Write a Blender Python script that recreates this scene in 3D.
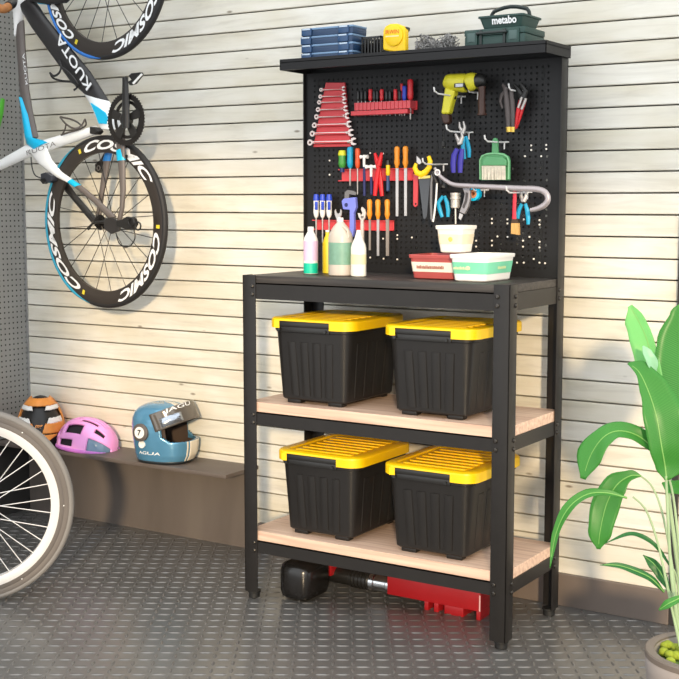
import bpy, bmesh, math, random
from math import sin, cos, pi, radians, sqrt, atan2
from mathutils import Vector, Matrix
random.seed(7)
scn = bpy.context.scene
for o in list(bpy.data.objects): bpy.data.objects.remove(o)
COL = scn.collection

# ------------------------------------------------------------------ camera
F_PX, YAW, PITCH = 1255.6, 0.566, 0.1084
CAM = Vector((2.238, -2.9903, 1.1982))
FW = Vector((-sin(YAW)*cos(PITCH), cos(YAW)*cos(PITCH), -sin(PITCH)))
RT = Vector((cos(YAW), sin(YAW), 0)); UP = RT.cross(FW)
cd = bpy.data.cameras.new('camera'); cd.sensor_width = 36; cd.lens = 36*F_PX/679
cam = bpy.data.objects.new('camera', cd); COL.objects.link(cam)
cam.matrix_world = Matrix(((RT.x, UP.x, -FW.x, CAM.x), (RT.y, UP.y, -FW.y, CAM.y), (RT.z, UP.z, -FW.z, CAM.z), (0, 0, 0, 1)))
cd.clip_start = .05
scn.camera = cam
# ------------------------------------------------------------------ light
SUN_DIR = Vector((-.62, 1, -.25)).normalized()
SUN_E, SKY_E, EXPO = 2.8, 1.95, 0.0
w = bpy.data.worlds.new('world'); scn.world = w; w.use_nodes = True
wn = w.node_tree.nodes; bg = wn['Background']
bg.inputs[0].default_value = (0.93, 0.97, 1.0, 1); bg.inputs[1].default_value = SKY_E
sl = bpy.data.lights.new('sun', 'SUN'); sl.energy = SUN_E; sl.angle = radians(3.0); sl.color = (1, .77, .48)
sun = bpy.data.objects.new('sun', sl); COL.objects.link(sun)
sun.rotation_euler = SUN_DIR.to_track_quat('-Z', 'Y').to_euler()
vs = scn.view_settings
vs.view_transform = 'Standard'; vs.look = 'None'; vs.gamma = 1; vs.exposure = EXPO; vs.use_curve_mapping = False

# ------------------------------------------------------------------ helpers
def ray(u, v): return FW + RT*((u-339.5)/F_PX) - UP*((v-339.5)/F_PX)
def hit(u, v, ax, val):
    r = ray(u, v); return CAM + r*((val-CAM[ax])/r[ax])
def at(u, v, Y): return hit(u, v, 1, Y)          # pixel of the photo -> point on the upright plane y = Y
def atz(u, v, Z): return hit(u, v, 2, Z)
def mpp(P): return (Vector(P)-CAM).dot(FW)/F_PX  # metres per pixel at a point
def lin(c): c /= 255; return c/12.92 if c <= .04045 else ((c+.055)/1.055)**2.4
def rgb(c): return tuple(lin(x) for x in c)+(1,)
MATS = {}
def mat(name, c, rough=.5, metal=0, var=.06, scale=14, stretch=(1, 1, 1), bump=0, spec=.5, trans=0, alpha=1, coat=0):
    if name in MATS: return MATS[name]
    m = bpy.data.materials.new(name); m.use_nodes = True; nt = m.node_tree; N = nt.nodes; L = nt.links
    b = N['Principled BSDF']; b.inputs['Roughness'].default_value = rough; b.inputs['Metallic'].default_value = metal
    b.inputs['Specular IOR Level'].default_value = spec
    b.inputs['Transmission Weight'].default_value = trans; b.inputs['Alpha'].default_value = alpha; b.inputs['Coat Weight'].default_value = coat
    tc = N.new('ShaderNodeTexCoord'); mp = N.new('ShaderNodeMapping'); mp.inputs['Scale'].default_value = stretch
    nz = N.new('ShaderNodeTexNoise'); nz.inputs['Scale'].default_value = scale; nz.inputs['Detail'].default_value = 4
    L.new(tc.outputs['Object'], mp.inputs[0]); L.new(mp.outputs[0], nz.inputs['Vector'])
    r = N.new('ShaderNodeValToRGB'); r.color_ramp.elements[0].position = .3; r.color_ramp.elements[1].position = .7
    k = rgb(c); r.color_ramp.elements[0].color = tuple(x*(1-var) for x in k[:3])+(1,)
    r.color_ramp.elements[1].color = tuple(min(1, x*(1+var)) for x in k[:3])+(1,)
    L.new(nz.outputs[0], r.inputs[0]); L.new(r.outputs[0], b.inputs['Base Color'])
    if bump:
        bp = N.new('ShaderNodeBump'); bp.inputs['Strength'].default_value = bump; bp.inputs['Distance'].default_value = .002
        L.new(nz.outputs[0], bp.inputs['Height']); L.new(bp.outputs[0], b.inputs['Normal'])
    MATS[name] = m; return m

class MB:
    """collects shapes (world coordinates) and builds ONE mesh object"""
    def __init__(s): s.v = []; s.f = []; s.m = []; s.mi = 0
    def add(s, vs_, fs):
        n = len(s.v); s.v += [Vector(p) for p in vs_]
        for f in fs: s.f.append([i+n for i in f]); s.m.append(s.mi)
        return s
    def box(s, lo, hi, bev=0, M=None):
        bm = bmesh.new(); bmesh.ops.create_cube(bm, size=1)
        lo, hi = Vector(lo), Vector(hi)
        for v in bm.verts: v.co = Vector([(lo[i]+hi[i])/2 + v.co[i]*(hi[i]-lo[i]) for i in range(3)])
        if bev: bmesh.ops.bevel(bm, geom=bm.edges[:], offset=bev, segments=2, profile=.5, affect='EDGES')
        return s.bm(bm, M)
    def bm(s, bm, M=None):
        bm.verts.index_update()
        s.add([(M @ v.co if M else v.co) for v in bm.verts], [[v.index for v in f.verts] for f in bm.faces]); bm.free(); return s
    def loft(s, secs, cap=True, closed=False):
        n = len(secs[0]); vs_ = [p for q in secs for p in q]; fs = []
        K = len(secs)
        for k in range(K if closed else K-1):
            a, b = k*n, ((k+1) % K)*n
            for i in range(n): fs.append([a+i, a+(i+1) % n, b+(i+1) % n, b+i])
        if cap and not closed: fs.append(list(range(n))[::-1]); fs.append([(K-1)*n+i for i in range(n)])
        return s.add(vs_, fs)
    def tube(s, pts, r, n=8, cap=True, nrm=None, flat=1, closed=False):
        pts = [Vector(p) for p in pts]; K = len(pts)
        rs = r if isinstance(r, (list, tuple)) else [r]*K
        fl = flat if isinstance(flat, (list, tuple)) else [flat]*K
        secs = []; prev = None
        for k in range(K):
            if closed: t = pts[(k+1) % K]-pts[k-1]
            else: t = pts[min(k+1, K-1)]-pts[max(k-1, 0)]
            t.normalize()
            if nrm is not None: b = Vector(nrm); b = (b-t*b.dot(t)).normalized()
            elif prev is None:
                b = Vector((0, 0, 1)) if abs(t.z) < .9 else Vector((1, 0, 0)); b = (b-t*b.dot(t)).normalized()
            else: b = (prev-t*prev.dot(t)).normalized()
            prev = b; a = t.cross(b)
            secs.append([pts[k]+a*(rs[k]*cos(2*pi*i/n))+b*(rs[k]*fl[k]*sin(2*pi*i/n)) for i in range(n)])
        return s.loft(secs, cap, closed)
    def cyl(s, a, b, r0, r1=None, n=16): return s.tube([a, b], [r0, r0 if r1 is None else r1], n)
    def lathe(s, prof, c, ax=(0, 0, 1), n=24, cap=True):
        ax = Vector(ax).normalized(); x = ax.orthogonal().normalized(); y = ax.cross(x); c = Vector(c)
        return s.loft([[c+ax*h+x*(max(r, 1e-5)*cos(2*pi*i/n))+y*(max(r, 1e-5)*sin(2*pi*i/n)) for i in range(n)] for r, h in prof], cap)
    def torus(s, c, ax, R, r, n=48, m=8, flat=1):
        ax = Vector(ax).normalized(); x = ax.orthogonal().normalized(); y = ax.cross(x); c = Vector(c)
        secs = []
        for k in range(n):
            a = 2*pi*k/n; d = x*cos(a)+y*sin(a)
            secs.append([c+d*(R+r*cos(2*pi*i/m))+ax*(r*flat*sin(2*pi*i/m)) for i in range(m)])
        return s.loft(secs, closed=True)
    def ring(s, c, ax, prof, n=72):                  # closed profile [(radius, height)] swept round an axis
        ax = Vector(ax).normalized(); x = ax.orthogonal().normalized(); y = ax.cross(x); c = Vector(c)
        return s.loft([[c+(x*cos(2*pi*k/n)+y*sin(2*pi*k/n))*r+ax*h for r, h in prof] for k in range(n)], closed=True)
    def sph(s, c, r, n=16, M=None):
        bm = bmesh.new(); bmesh.ops.create_uvsphere(bm, u_segments=n, v_segments=max(6, n*2//3), radius=1)
        r = (r, r, r) if not isinstance(r, (list, tuple)) else r
        T = Matrix.Translation(Vector(c)) @ (M or Matrix()) @ Matrix.Diagonal(Vector((*r, 1)))
        return s.bm(bm, T)
    def prism(s, poly, vec):
        n = len(poly); vec = Vector(vec); P = [Vector(p) for p in poly]
        nn = Vector()
        for i in range(n): nn += P[i].cross(P[(i+1) % n])
        if nn.dot(vec) > 0: P = P[::-1]
        return s.add(P+[p+vec for p in P], [list(range(n)), [n+i for i in range(n)][::-1]]+[[i, n+i, n+(i+1) % n, (i+1) % n] for i in range(n)])
    def poly(s, px, Y, th):                          # outline measured on the photo, standing on the plane y = Y, real thickness th
        return s.prism([at(u, v, Y) for u, v in px], (0, th, 0))
W = {}
def finish(o, label=None, cat=None, group=None, kind=None):
    if label: o['label'] = label
    if cat: o['category'] = cat
    if group: o['group'] = group
    if kind: o['kind'] = kind
    return o
def thing(name, label, cat, loc, group=None):
    o = bpy.data.objects.new(name, None); o.empty_display_size = .05; COL.objects.link(o)
    o.location = loc; W[o] = Vector(loc); return finish(o, label, cat, group)
def mesh(name, mb, mats, org, smooth=False, bev=0, angle=35):
    me = bpy.data.meshes.new(name); org = Vector(org)
    me.from_pydata([v-org for v in mb.v], [], mb.f)
    if not isinstance(mats, (list, tuple)): mats = [mats]
    for m in mats: me.materials.append(m)
    me.polygons.foreach_set('material_index', mb.m)
    bm = bmesh.new(); bm.from_mesh(me); bmesh.ops.recalc_face_normals(bm, faces=bm.faces); bm.to_mesh(me); bm.free()
    if smooth:
        me.polygons.foreach_set('use_smooth', [True]*len(me.polygons)); me.set_sharp_from_angle(angle=radians(angle))
    me.update()
    o = bpy.data.objects.new(name, me); COL.objects.link(o)
    if bev:
        b = o.modifiers.new('bevel', 'BEVEL'); b.width = bev; b.segments = 2; b.limit_method = 'ANGLE'; b.angle_limit = radians(40)
    return o
def part(name, mb, mats, parent, label=None, smooth=True, bev=0, angle=35, kind=None):
    o = mesh(name, mb, mats, W[parent], smooth, bev, angle); o.parent = parent; W[o] = W[parent]
    return finish(o, label, kind=kind)
def solo(name, mb, mats, label, cat, group=None, loc=None, smooth=True, bev=0, angle=35, kind=None):
    if loc is None:
        xs = [v.x for v in mb.v]; ys = [v.y for v in mb.v]; zs = [v.z for v in mb.v]
        loc = ((min(xs)+max(xs))/2, (min(ys)+max(ys))/2, min(zs))
    o = mesh(name, mb, mats, loc, smooth, bev, angle); o.location = loc; W[o] = Vector(loc)
    return finish(o, label, cat, group, kind)
def struct(name, mb, mats, smooth=False, bev=0):
    o = mesh(name, mb, mats, (0, 0, 0), smooth, bev); W[o] = Vector(); o['kind'] = 'structure'; return o
def dup(root, offset, label=None, fn=None):
    c = root.copy(); COL.objects.link(c); c.location = Vector(root.location)+Vector(offset)
    if label: c['label'] = label
    for ch in [x for x in bpy.data.objects if x.parent == root]:
        d = ch.copy(); COL.objects.link(d); d.parent = c
        for g in [x for x in bpy.data.objects if x.parent == ch]:
            e = g.copy(); COL.objects.link(e); e.parent = d
    return c
TXT = {}
def text_geo(body, bold=.0, shear=0):
    key = (body, bold, shear)
    if key in TXT: return TXT[key]
    cu = bpy.data.curves.new('lettering', 'FONT'); cu.body = body; cu.size = 1; cu.offset = bold; cu.shear = shear; cu.resolution_u = 3
    o = bpy.data.objects.new('lettering', cu); COL.objects.link(o)
    me = o.evaluated_get(bpy.context.evaluated_depsgraph_get()).to_mesh()
    V = [(v.co.x, v.co.y) for v in me.vertices]; Fc = [list(p.vertices) for p in me.polygons]
    x0 = min(v[0] for v in V); x1 = max(v[0] for v in V); y0 = min(v[1] for v in V); y1 = max(v[1] for v in V)
    V = [((x-x0)/(x1-x0), (y-y0)/(y1-y0)) for x, y in V]
    bpy.data.objects.remove(o)
    TXT[key] = (V, Fc, (x1-x0)/(y1-y0)); return TXT[key]
def text(mb, body, org, xv, yv, bold=0, shear=0):    # lettering filling the parallelogram org, org+xv, org+yv
    V, Fc, _ = text_geo(body, bold, shear); org, xv, yv = Vector(org), Vector(xv), Vector(yv)
    n = xv.cross(yv).normalized()*.0004
    mb.add([org+xv*x+yv*y+n for x, y in V], Fc); return mb
def rrect(cx, cy, hx, hy, r, z, k=4):
    out = []
    for sx, sy, a0 in ((1, 1, 0), (-1, 1, pi/2), (-1, -1, pi), (1, -1, 1.5*pi)):
        for i in range(k+1):
            a = a0+pi/2*i/k; out.append(Vector((cx+sx*(hx-r)+r*cos(a), cy+sy*(hy-r)+r*sin(a), z)))
    return out
def lerp(a, b, t): return a+(b-a)*t

# ------------------------------------------------------------------ materials
STEEL = mat('black_steel', (37, 35, 34), .42, .0, .08, 30, spec=.3)
STEEL2 = mat('black_steel_sheet', (29, 28, 29), .5, 0, .06, 20, spec=.3)
BLACKP = mat('black_plastic', (33, 32, 31), .38, 0, .06, 20)
RUBBER = mat('black_rubber', (24, 24, 24), .6)
CHROME = mat('chrome', (215, 215, 215), .18, 1, .03)
SILVER = mat('silver_metal', (196, 190, 186), .35, .75, .06)
GREYM = mat('grey_metal', (128, 124, 122), .42, .6)
WHITEM = mat('white_wire', (232, 230, 228), .35)
RED = mat('red_plastic', (214, 66, 72), .4)
DRED = mat('red_enamel', (158, 22, 28), .35)
YEL = mat('yellow_plastic', (255, 205, 8), .4, 0, .03)
TYEL = mat('tool_yellow', (214, 205, 48), .4)
ORANGE = mat('orange_wood', (238, 148, 36), .4, 0, .12, 30, (1, 1, .2))
CYAN = mat('cyan_plastic', (20, 160, 200), .4)
LCYAN = mat('bright_cyan', (10, 200, 240), .35)
NAVY = mat('navy_plastic', (36, 42, 96), .4)
BLUE = mat('blue_plastic', (44, 72, 190), .4)
PERI = mat('periwinkle_enamel', (122, 132, 222), .4)
GREEN = mat('green_plastic', (82, 150, 98), .45)
WHITE = mat('white_plastic', (238, 236, 232), .4, 0, .02)
WLET = mat('white_lettering', (240, 240, 240), .5, 0, .01)
BROWNP = mat('dark_brown_plastic', (62, 36, 26), .45)
BRASS = mat('brass', (226, 192, 92), .3, .7)

def wood_wall(name):
    m = bpy.data.materials.new(name); m.use_nodes = True; nt = m.node_tree; N = nt.nodes; L = nt.links; b = N['Principled BSDF']
    b.inputs['Roughness'].default_value = .75
    tc = N.new('ShaderNodeTexCoord')
    at_ = N.new('ShaderNodeAttribute'); at_.attribute_name = 'board'
    ad = N.new('ShaderNodeVectorMath'); ad.operation = 'MULTIPLY_ADD'
    cm = N.new('ShaderNodeCombineXYZ'); L.new(at_.outputs['Fac'], cm.inputs[0]); L.new(at_.outputs['Fac'], cm.inputs[2])
    ad.inputs[1].default_value = (7.3, 0, 3.1); L.new(cm.outputs[0], ad.inputs[0]); L.new(tc.outputs['Object'], ad.inputs[2])
    mp = N.new('ShaderNodeMapping'); mp.inputs['Scale'].default_value = (1.5, 1, 16); L.new(ad.outputs[0], mp.inputs[0])
    n1 = N.new('ShaderNodeTexNoise'); n1.inputs['Scale'].default_value = 2.2; n1.inputs['Detail'].default_value = 6; n1.inputs['Roughness'].default_value = .65; n1.inputs['Distortion'].default_value = .6
    L.new(mp.outputs[0], n1.inputs['Vector'])
    r1 = N.new('ShaderNodeValToRGB'); e = r1.color_ramp.elements
    e[0].position = .28; e[0].color = rgb((212, 207, 196)); e[1].position = .72; e[1].color = rgb((236, 232, 223))
    x = e.new(.5); x.color = rgb((230, 226, 215)); L.new(n1.outputs[0], r1.inputs[0])
    mp2 = N.new('ShaderNodeMapping'); mp2.inputs['Scale'].default_value = (2.2, 1, 5); L.new(ad.outputs[0], mp2.inputs[0])
    n2 = N.new('ShaderNodeTexNoise'); n2.inputs['Scale'].default_value = 1.5; n2.inputs['Detail'].default_value = 3; L.new(mp2.outputs[0], n2.inputs['Vector'])
    r2 = N.new('ShaderNodeValToRGB'); r2.color_ramp.elements[0].position = .35; r2.color_ramp.elements[0].color = rgb((236, 231, 218)); r2.color_ramp.elements[1].position = .65; r2.color_ramp.elements[1].color = (1, 1, 1, 1)
    L.new(n2.outputs[0], r2.inputs[0])
    mx = N.new('ShaderNodeMix'); mx.data_type = 'RGBA'; mx.blend_type = 'MULTIPLY'; mx.inputs['Factor'].default_value = .8
    L.new(r1.outputs[0], mx.inputs[6]); L.new(r2.outputs[0], mx.inputs[7])
    # knots and nail holes
    mp3 = N.new('ShaderNodeMapping'); mp3.inputs['Scale'].default_value = (5, 1, 14); L.new(ad.outputs[0], mp3.inputs[0])
    vo = N.new('ShaderNodeTexVoronoi'); vo.inputs['Scale'].default_value = 1.0; vo.inputs['Randomness'].default_value = 1
    L.new(mp3.outputs[0], vo.inputs['Vector'])
    r3 = N.new('ShaderNodeValToRGB'); r3.color_ramp.elements[0].position = .03; r3.color_ramp.elements[0].color = rgb((128, 112, 94)); r3.color_ramp.elements[1].position = .075; r3.color_ramp.elements[1].color = (1, 1, 1, 1)
    L.new(vo.outputs['Distance'], r3.inputs[0])
    m2 = N.new('ShaderNodeMix'); m2.data_type = 'RGBA'; m2.blend_type = 'MULTIPLY'; m2.inputs['Factor'].default_value = .75
    L.new(mx.outputs[2], m2.inputs[6]); L.new(r3.outputs[0], m2.inputs[7]); L.new(m2.outputs[2], b.inputs['Base Color'])
    bp = N.new('ShaderNodeBump'); bp.inputs['Strength'].default_value = .25; bp.inputs['Distance'].default_value = .002
    L.new(n1.outputs[0], bp.inputs['Height']); L.new(bp.outputs[0], b.inputs['Normal'])
    return m
SIDING = wood_wall('whitewashed_siding')
def grain(name, c0, c1, c2, rough=.55, sx=1.2, sy=40, sz=40):
    m = bpy.data.materials.new(name); m.use_nodes = True; nt = m.node_tree; N = nt.nodes; L = nt.links; b = N['Principled BSDF']
    b.inputs['Roughness'].default_value = rough
    tc = N.new('ShaderNodeTexCoord'); mp = N.new('ShaderNodeMapping'); mp.inputs['Scale'].default_value = (sx, sy, sz); L.new(tc.outputs['Object'], mp.inputs[0])
    n1 = N.new('ShaderNodeTexNoise'); n1.inputs['Scale'].default_value = 2.0; n1.inputs['Detail'].default_value = 5; n1.inputs['Distortion'].default_value = .4; L.new(mp.outputs[0], n1.inputs['Vector'])
    r = N.new('ShaderNodeValToRGB'); e = r.color_ramp.elements; e[0].position = .3; e[0].color = rgb(c0); e[1].position = .7; e[1].color = rgb(c2); q = e.new(.5); q.color = rgb(c1)
    L.new(n1.outputs[0], r.inputs[0]); L.new(r.outputs[0], b.inputs['Base Color']); return m
SHELFW = grain('pale_oak', (196, 160, 140), (218, 186, 164), (232, 204, 182))
TOPW = grain('black_stained_wood', (38, 35, 33), (54, 50, 48), (74, 68, 63), .5, 2, 60, 60)
FLOORM = mat('tread_plate_grey', (122, 120, 118), .30, .5, .10, 4)
LEDGE = mat('grey_brown_board', (98, 88, 82), .5, 0, .05, 20)
PANELM = grain('grey_brown_panel', (88, 80, 74), (98, 89, 83), (106, 97, 90), .7, 3, 3, .7)
PEGGREY = mat('perforated_grey_steel', (150, 150, 148), .4, .2, .05, 10)
BASEB = mat('baseboard_grey', (112, 100, 92), .55, 0, .05, 10)
DARKTRIM = mat('dark_trim', (44, 40, 38), .5)

# ------------------------------------------------------------------ setting
YW = .46
def floor():
    mb = MB(); mb.box((-1.6, -4.3, -.03), (5.6, .52, 0))
    th = radians(32.4); p = .037; ga = th-pi/4
    ux, uy = Vector((cos(ga), sin(ga), 0)), Vector((-sin(ga), cos(ga), 0))
    A = Vector((cos(th), sin(th), 0)); B = Vector((-sin(th), cos(th), 0))
    L_, w_, h_ = .0182, .0046, .0026
    for i in range(-90, 90):
        for j in range(-90, 90):
            c = ux*(i*p)+uy*(j*p)+Vector((.2, -.4, 0))
            if not (-1.37 < c.x < 1.9 and -1.6 < c.y < .43): continue
            a, b = (A, B) if (i+j) % 2 else (B, A)
            base = [c+a*L_, c+a*L_*.45+b*w_, c-a*L_*.45+b*w_, c-a*L_, c-a*L_*.45-b*w_, c+a*L_*.45-b*w_]
            H = Vector((0, 0, h_))
            top = [c+a*L_*.7+H*.9, c+a*L_*.4+b*w_*.45+H, c-a*L_*.4+b*w_*.45+H, c-a*L_*.7+H*.9, c-a*L_*.4-b*w_*.45+H, c+a*L_*.4-b*w_*.45+H]
            mb.add(base+top, [[k, (k+1) % 6, 6+(k+1) % 6, 6+k] for k in range(6)]+[list(range(6, 12))])
    struct('floor', mb, FLOORM, True).data.set_sharp_from_angle(angle=radians(60))
floor()
def wall_back():
    zs = [.1, .1617, .2204, .2747, .3331, .3892, .449, .51, .57, .63, .6907, .752, .8115, .870, .928, .986, 1.0435, 1.103, 1.1644, 1.2244, 1.2836, 1.3425, 1.4013, 1.4612, 1.5201, 1.5796, 1.6382, 1.6966, 1.7587, 1.8175, 1.8863]
    zs = [CAM.z+(z-CAM.z)*(YW-CAM.y)/(.40-CAM.y) for z in zs]
    while zs[-1] < 2.35: zs.append(zs[-1]+.061)
    zs = [.02]+zs
    mb = MB(); bd = []
    x0, x1 = -1.46, 1.75
    for k in range(len(zs)-1):
        a, b = zs[k], zs[k+1]
        pr = [(YW+.018, a), (YW+.018, a+.0030), (YW+.0015, a+.0030), (YW, a+.0052), (YW, b-.0032), (YW+.0025, b-.0012), (YW+.018, b-.0012), (YW+.018, b)]
        n0 = len(mb.f)
        mb.add([(x0, y, z) for y, z in pr]+[(x1, y, z) for y, z in pr], [[i, i+1, 8+i+1, 8+i] for i in range(7)])
        bd += [random.random()]*(len(mb.f)-n0)
    mb.box((x0, YW+.018, 0), (x1, YW+.05, zs[-1])); bd += [0]*6
    o = struct('wall_back', mb, SIDING)
    a = o.data.attributes.new('board', 'FLOAT', 'FACE'); a.data.foreach_set('value', bd)
wall_back()
def perforated(mb, o, ux, uz, nx, nz, p, q, r, holes=None, n=8):
    """sheet of nx x nz cells, each with a real round hole"""
    for i in range(nx):
        for j in range(nz):
            c = o+ux*((i+.5)*p)+uz*((j+.5)*q)
            sq = []; ci = []
            for k in range(n):
                a = 2*pi*(k+.5)/n; dx, dz = cos(a), sin(a)
                m = max(abs(dx), abs(dz)); ci.append(c+ux*(dx*r)+uz*(dz*r))
                s = 1/m; sq.append(c+ux*(dx*s*p/2)+uz*(dz*s*q/2))
            # square outline with the four corners
            cor = [c+ux*(sx*p/2)+uz*(sz*q/2) for sx, sz in ((1, 1), (-1, 1), (-1, -1), (1, -1))]
            if holes and (i, j) in holes:
                mb.add(cor, [[0, 1, 2, 3]]); continue
            mb.add(ci+sq+cor, [[k, 8+k, 8+(k+1) % 8, (k+1) % 8] for k in range(8)]+[[8+0, 16, 8+1], [8+2, 17, 8+3], [8+4, 18, 8+5], [8+6, 19, 8+7]])
XL = -1.39
mb = MB(); perforated(mb, Vector((XL, YW, .3)), Vector((0, -1, 0)), Vector((0, 0, 1)), 46, 96, .021, .0205, .0036)
mb.box((XL-.012, YW-.006, .28), (XL+.006, YW+.004, 2.3)); mb.box((XL-.01, YW-.97, 1.262), (XL+.003, YW-.006, 1.272))
wl = struct('wall_left', mb, PEGGREY)
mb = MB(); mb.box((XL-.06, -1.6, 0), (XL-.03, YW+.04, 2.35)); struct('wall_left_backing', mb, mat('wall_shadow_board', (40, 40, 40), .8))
mb = MB(); mb.box((XL-.03, -1.6, 0), (XL-.002, YW, .285)); struct('baseboard_left', mb, mat('dark_wall_foot', (46, 44, 43), .6))
xb0 = -.28; xb1 = 1.166
mb = MB(); mb.box((xb0, YW-.016, 0), (xb1, YW, .098), .002); struct('baseboard_back', mb, BASEB)
mb = MB(); mb.box((1.164, YW-.012, 0), (1.182, YW+.004, 1.17)); mb2 = MB(); mb2.box((1.182, YW-.016, 0), (1.75, YW, .098), .002); struct('baseboard_right', mb2, BASEB)
struct('trim_1', mb, DARKTRIM, bev=.001)
# added unseen blockers behind the camera, shaped to shade upper wall and left corner
YG = -4.0
mb = MB(); mb.add([(.1, YG, 2.72), (5.6, YG, 2.165), (5.6, YG, 3.3), (.1, YG, 3.3), (.1, YG-.15, 2.72), (5.6, YG-.15, 2.165), (5.6, YG-.15, 3.3), (.1, YG-.15, 3.3)],
      [[0, 1, 2, 3], [7, 6, 5, 4], [0, 4, 5, 1], [3, 2, 6, 7], [0, 3, 7, 4], [1, 5, 6, 2]])
mb.box((1.16, YG-.14, 0), (1.63, YG-.01, 2.6))
struct('shade_blocker', mb, mat('blocker_pale', (214, 210, 204), .8))

# ------------------------------------------------------------------ low ledge along the wall
lz = .297
t = thing('wall_ledge', 'low grey-brown ledge along the plank wall carrying the three helmets', 'ledge', (-.83, .45, 0))
mb = MB(); mb.box((XL, .276, lz-.014), (-.285, YW-.001, lz), .002); part('ledge_board', mb, LEDGE, t)
mb = MB(); mb.box((XL, YW-.012, 0), (-.292, YW-.001, lz-.014)); part('back_panel', mb, PANELM, t)

# ------------------------------------------------------------------ workbench
WX, D, H, LW = .864, .3655, .9858, .0468
b = thing('workbench', 'tall black steel workbench with two oak shelves and a pegboard back', 'workbench', (WX/2, D/2, 0))
TK = .003
def leg(x, y, sx, sy, top, mbo=None):
    m = MB()
    m.box((min(x, x+sx*LW), min(y, y+sy*TK), .022), (max(x, x+sx*LW), max(y, y+sy*TK), top), .0008)
    m.box((min(x, x+sx*TK), min(y, y+sy*LW), .022), (max(x, x+sx*TK), max(y, y+sy*LW), top), .0008)
    o = part('leg', m, STEEL, b)
    f = MB(); c = (x+sx*.02, y+sy*.02)
    f.lathe([(.014, 0), (.017, .002), (.017, .016), (.02, .018), (.02, .023)], (c[0], c[1], 0), n=20); part('foot', f, RUBBER, o)
    BOLT = mat('black_bolt', (70, 66, 62), .25, .8)
    for zc in (H-.044, .558, .166):
        for dz in (-.012, .012):
            for pos, ax in (((x+sx*(LW-.011), y-sy*.0005, zc+dz), (0, -sy, 0)), ((x-sx*.0005, y+sy*(LW-.011), zc+dz), (-sx, 0, 0))):
                bt = MB(); bt.lathe([(.0066, 0), (.0062, .0020), (.0036, .0042)], pos, ax, 12); part('bolt', bt, BOLT, o)
leg(-.003, 0, 1, 1, H); leg(WX, 0, -1, 1, H); leg(0, D, 1, -1, 1.6); leg(WX, D, -1, -1, 1.6)
mb = MB(); mb.box((.004, .004, .9635), (WX-.004, D-.004, H-.001), .001); part('worktop', mb, TOPW, b)
for z0, z1, bt_ in ((.9159, .9629, 0), (.5393, .5774, 1), (.147, .1844, 1)):
    m = MB()
    m.box((LW*.2, TK, z0), (WX-LW*.2, TK*2, z1)); m.box((LW*.2, TK, z1-.003), (WX-LW*.2, .03, z1)); part('front_rail', m, STEEL, b, smooth=False)
    m = MB(); m.box((LW*.2, D-TK*2, z0), (WX-LW*.2, D-TK, z1)); m.box((LW*.2, D-.03, z1-.003), (WX-LW*.2, D-TK, z1)); part('back_rail', m, STEEL, b, smooth=False)
    for x, s in ((0, 1), (WX, -1)):
        m = MB(); m.box((min(x+s*TK, x+s*2*TK), LW*.2, z0), (max(x+s*TK, x+s*2*TK), D-LW*.2, z1)); part('side_rail', m, STEEL, b, smooth=False)
for z0, z1 in ((.5776, .607), (.1846, .2135)):
    m = MB(); m.box((.0065, .0065, z0), (WX-.0065, D-.0065, z1), .001); part('oak_shelf', m, SHELFW, b, 'pale oak shelf board', smooth=False)
# pegboard panel
YP = .332
solid = set()
nx, nz = 46, 35; p, q = .8/46, .58/35
m = MB(); perforated(m, Vector((.028, YP, 1.005)), Vector((1, 0, 0)), Vector((0, 0, 1)), nx, nz, p, q, .0036)
for lo, hi in (((.001, YP, H), (.028, YP, 1.6)), ((.828, YP, H), (WX-.001, YP, 1.6)), ((.028, YP, H), (.828, YP, 1.005)), ((.028, YP, 1.585), (.828, YP, 1.6))):
    m.add([(lo[0], YP, lo[2]), (hi[0], YP, lo[2]), (hi[0], YP, hi[2]), (lo[0], YP, hi[2])], [[0, 1, 2, 3]])
pg = part('pegboard', m, STEEL2, b, 'black perforated pegboard panel', smooth=False)
so = pg.modifiers.new('thickness', 'SOLIDIFY'); so.thickness = .0012; so.offset = 0
for xx in (.0032, WX-.0044):
    m = MB(); m.box((xx, YP, H), (xx+.0012, D-.0035, 1.598)); part('pegboard_side', m, STEEL2, b, smooth=False)
# added dark sheet standing in for shade in the pegboard holes, some left open
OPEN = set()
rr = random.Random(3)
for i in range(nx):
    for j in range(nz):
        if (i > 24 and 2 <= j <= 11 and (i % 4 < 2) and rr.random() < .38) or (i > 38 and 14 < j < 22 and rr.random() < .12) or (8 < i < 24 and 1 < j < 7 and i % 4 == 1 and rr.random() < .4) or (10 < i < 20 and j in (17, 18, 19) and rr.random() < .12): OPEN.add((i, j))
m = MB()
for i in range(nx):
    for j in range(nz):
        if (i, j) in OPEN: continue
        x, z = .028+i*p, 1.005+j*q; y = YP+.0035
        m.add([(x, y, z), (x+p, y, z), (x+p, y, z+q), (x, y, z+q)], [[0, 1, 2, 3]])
bs = part('hole_shade_sheet', m, mat('hole_shade_black', (14, 14, 14), .8), b, smooth=False)
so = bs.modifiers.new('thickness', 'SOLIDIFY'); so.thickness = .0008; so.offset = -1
m = MB()
for sx in (.0455, .8045):
    for k in range(9): m.box((sx-.0035, YP-.0014, 1.03+k*.064), (sx+.0035, YP-.0007, 1.06+k*.064))
for sx in (.25, .36, .47, .58, .69):
    for zz in (1.25, 1.36, 1.47): m.box((sx-.003, YP-.0014, zz-.013), (sx+.003, YP-.0007, zz+.013))
part('slots', m, mat('slot_black', (16, 16, 16), .7), pg, smooth=False)
SPECK = mat('pale_speck', (236, 228, 216), .3, .1)  # small pale raised dots on the board, nature unknown
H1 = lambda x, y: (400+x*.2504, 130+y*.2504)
I1 = lambda x, y: (295+x*.2357, 130+y*.2357)
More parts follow.
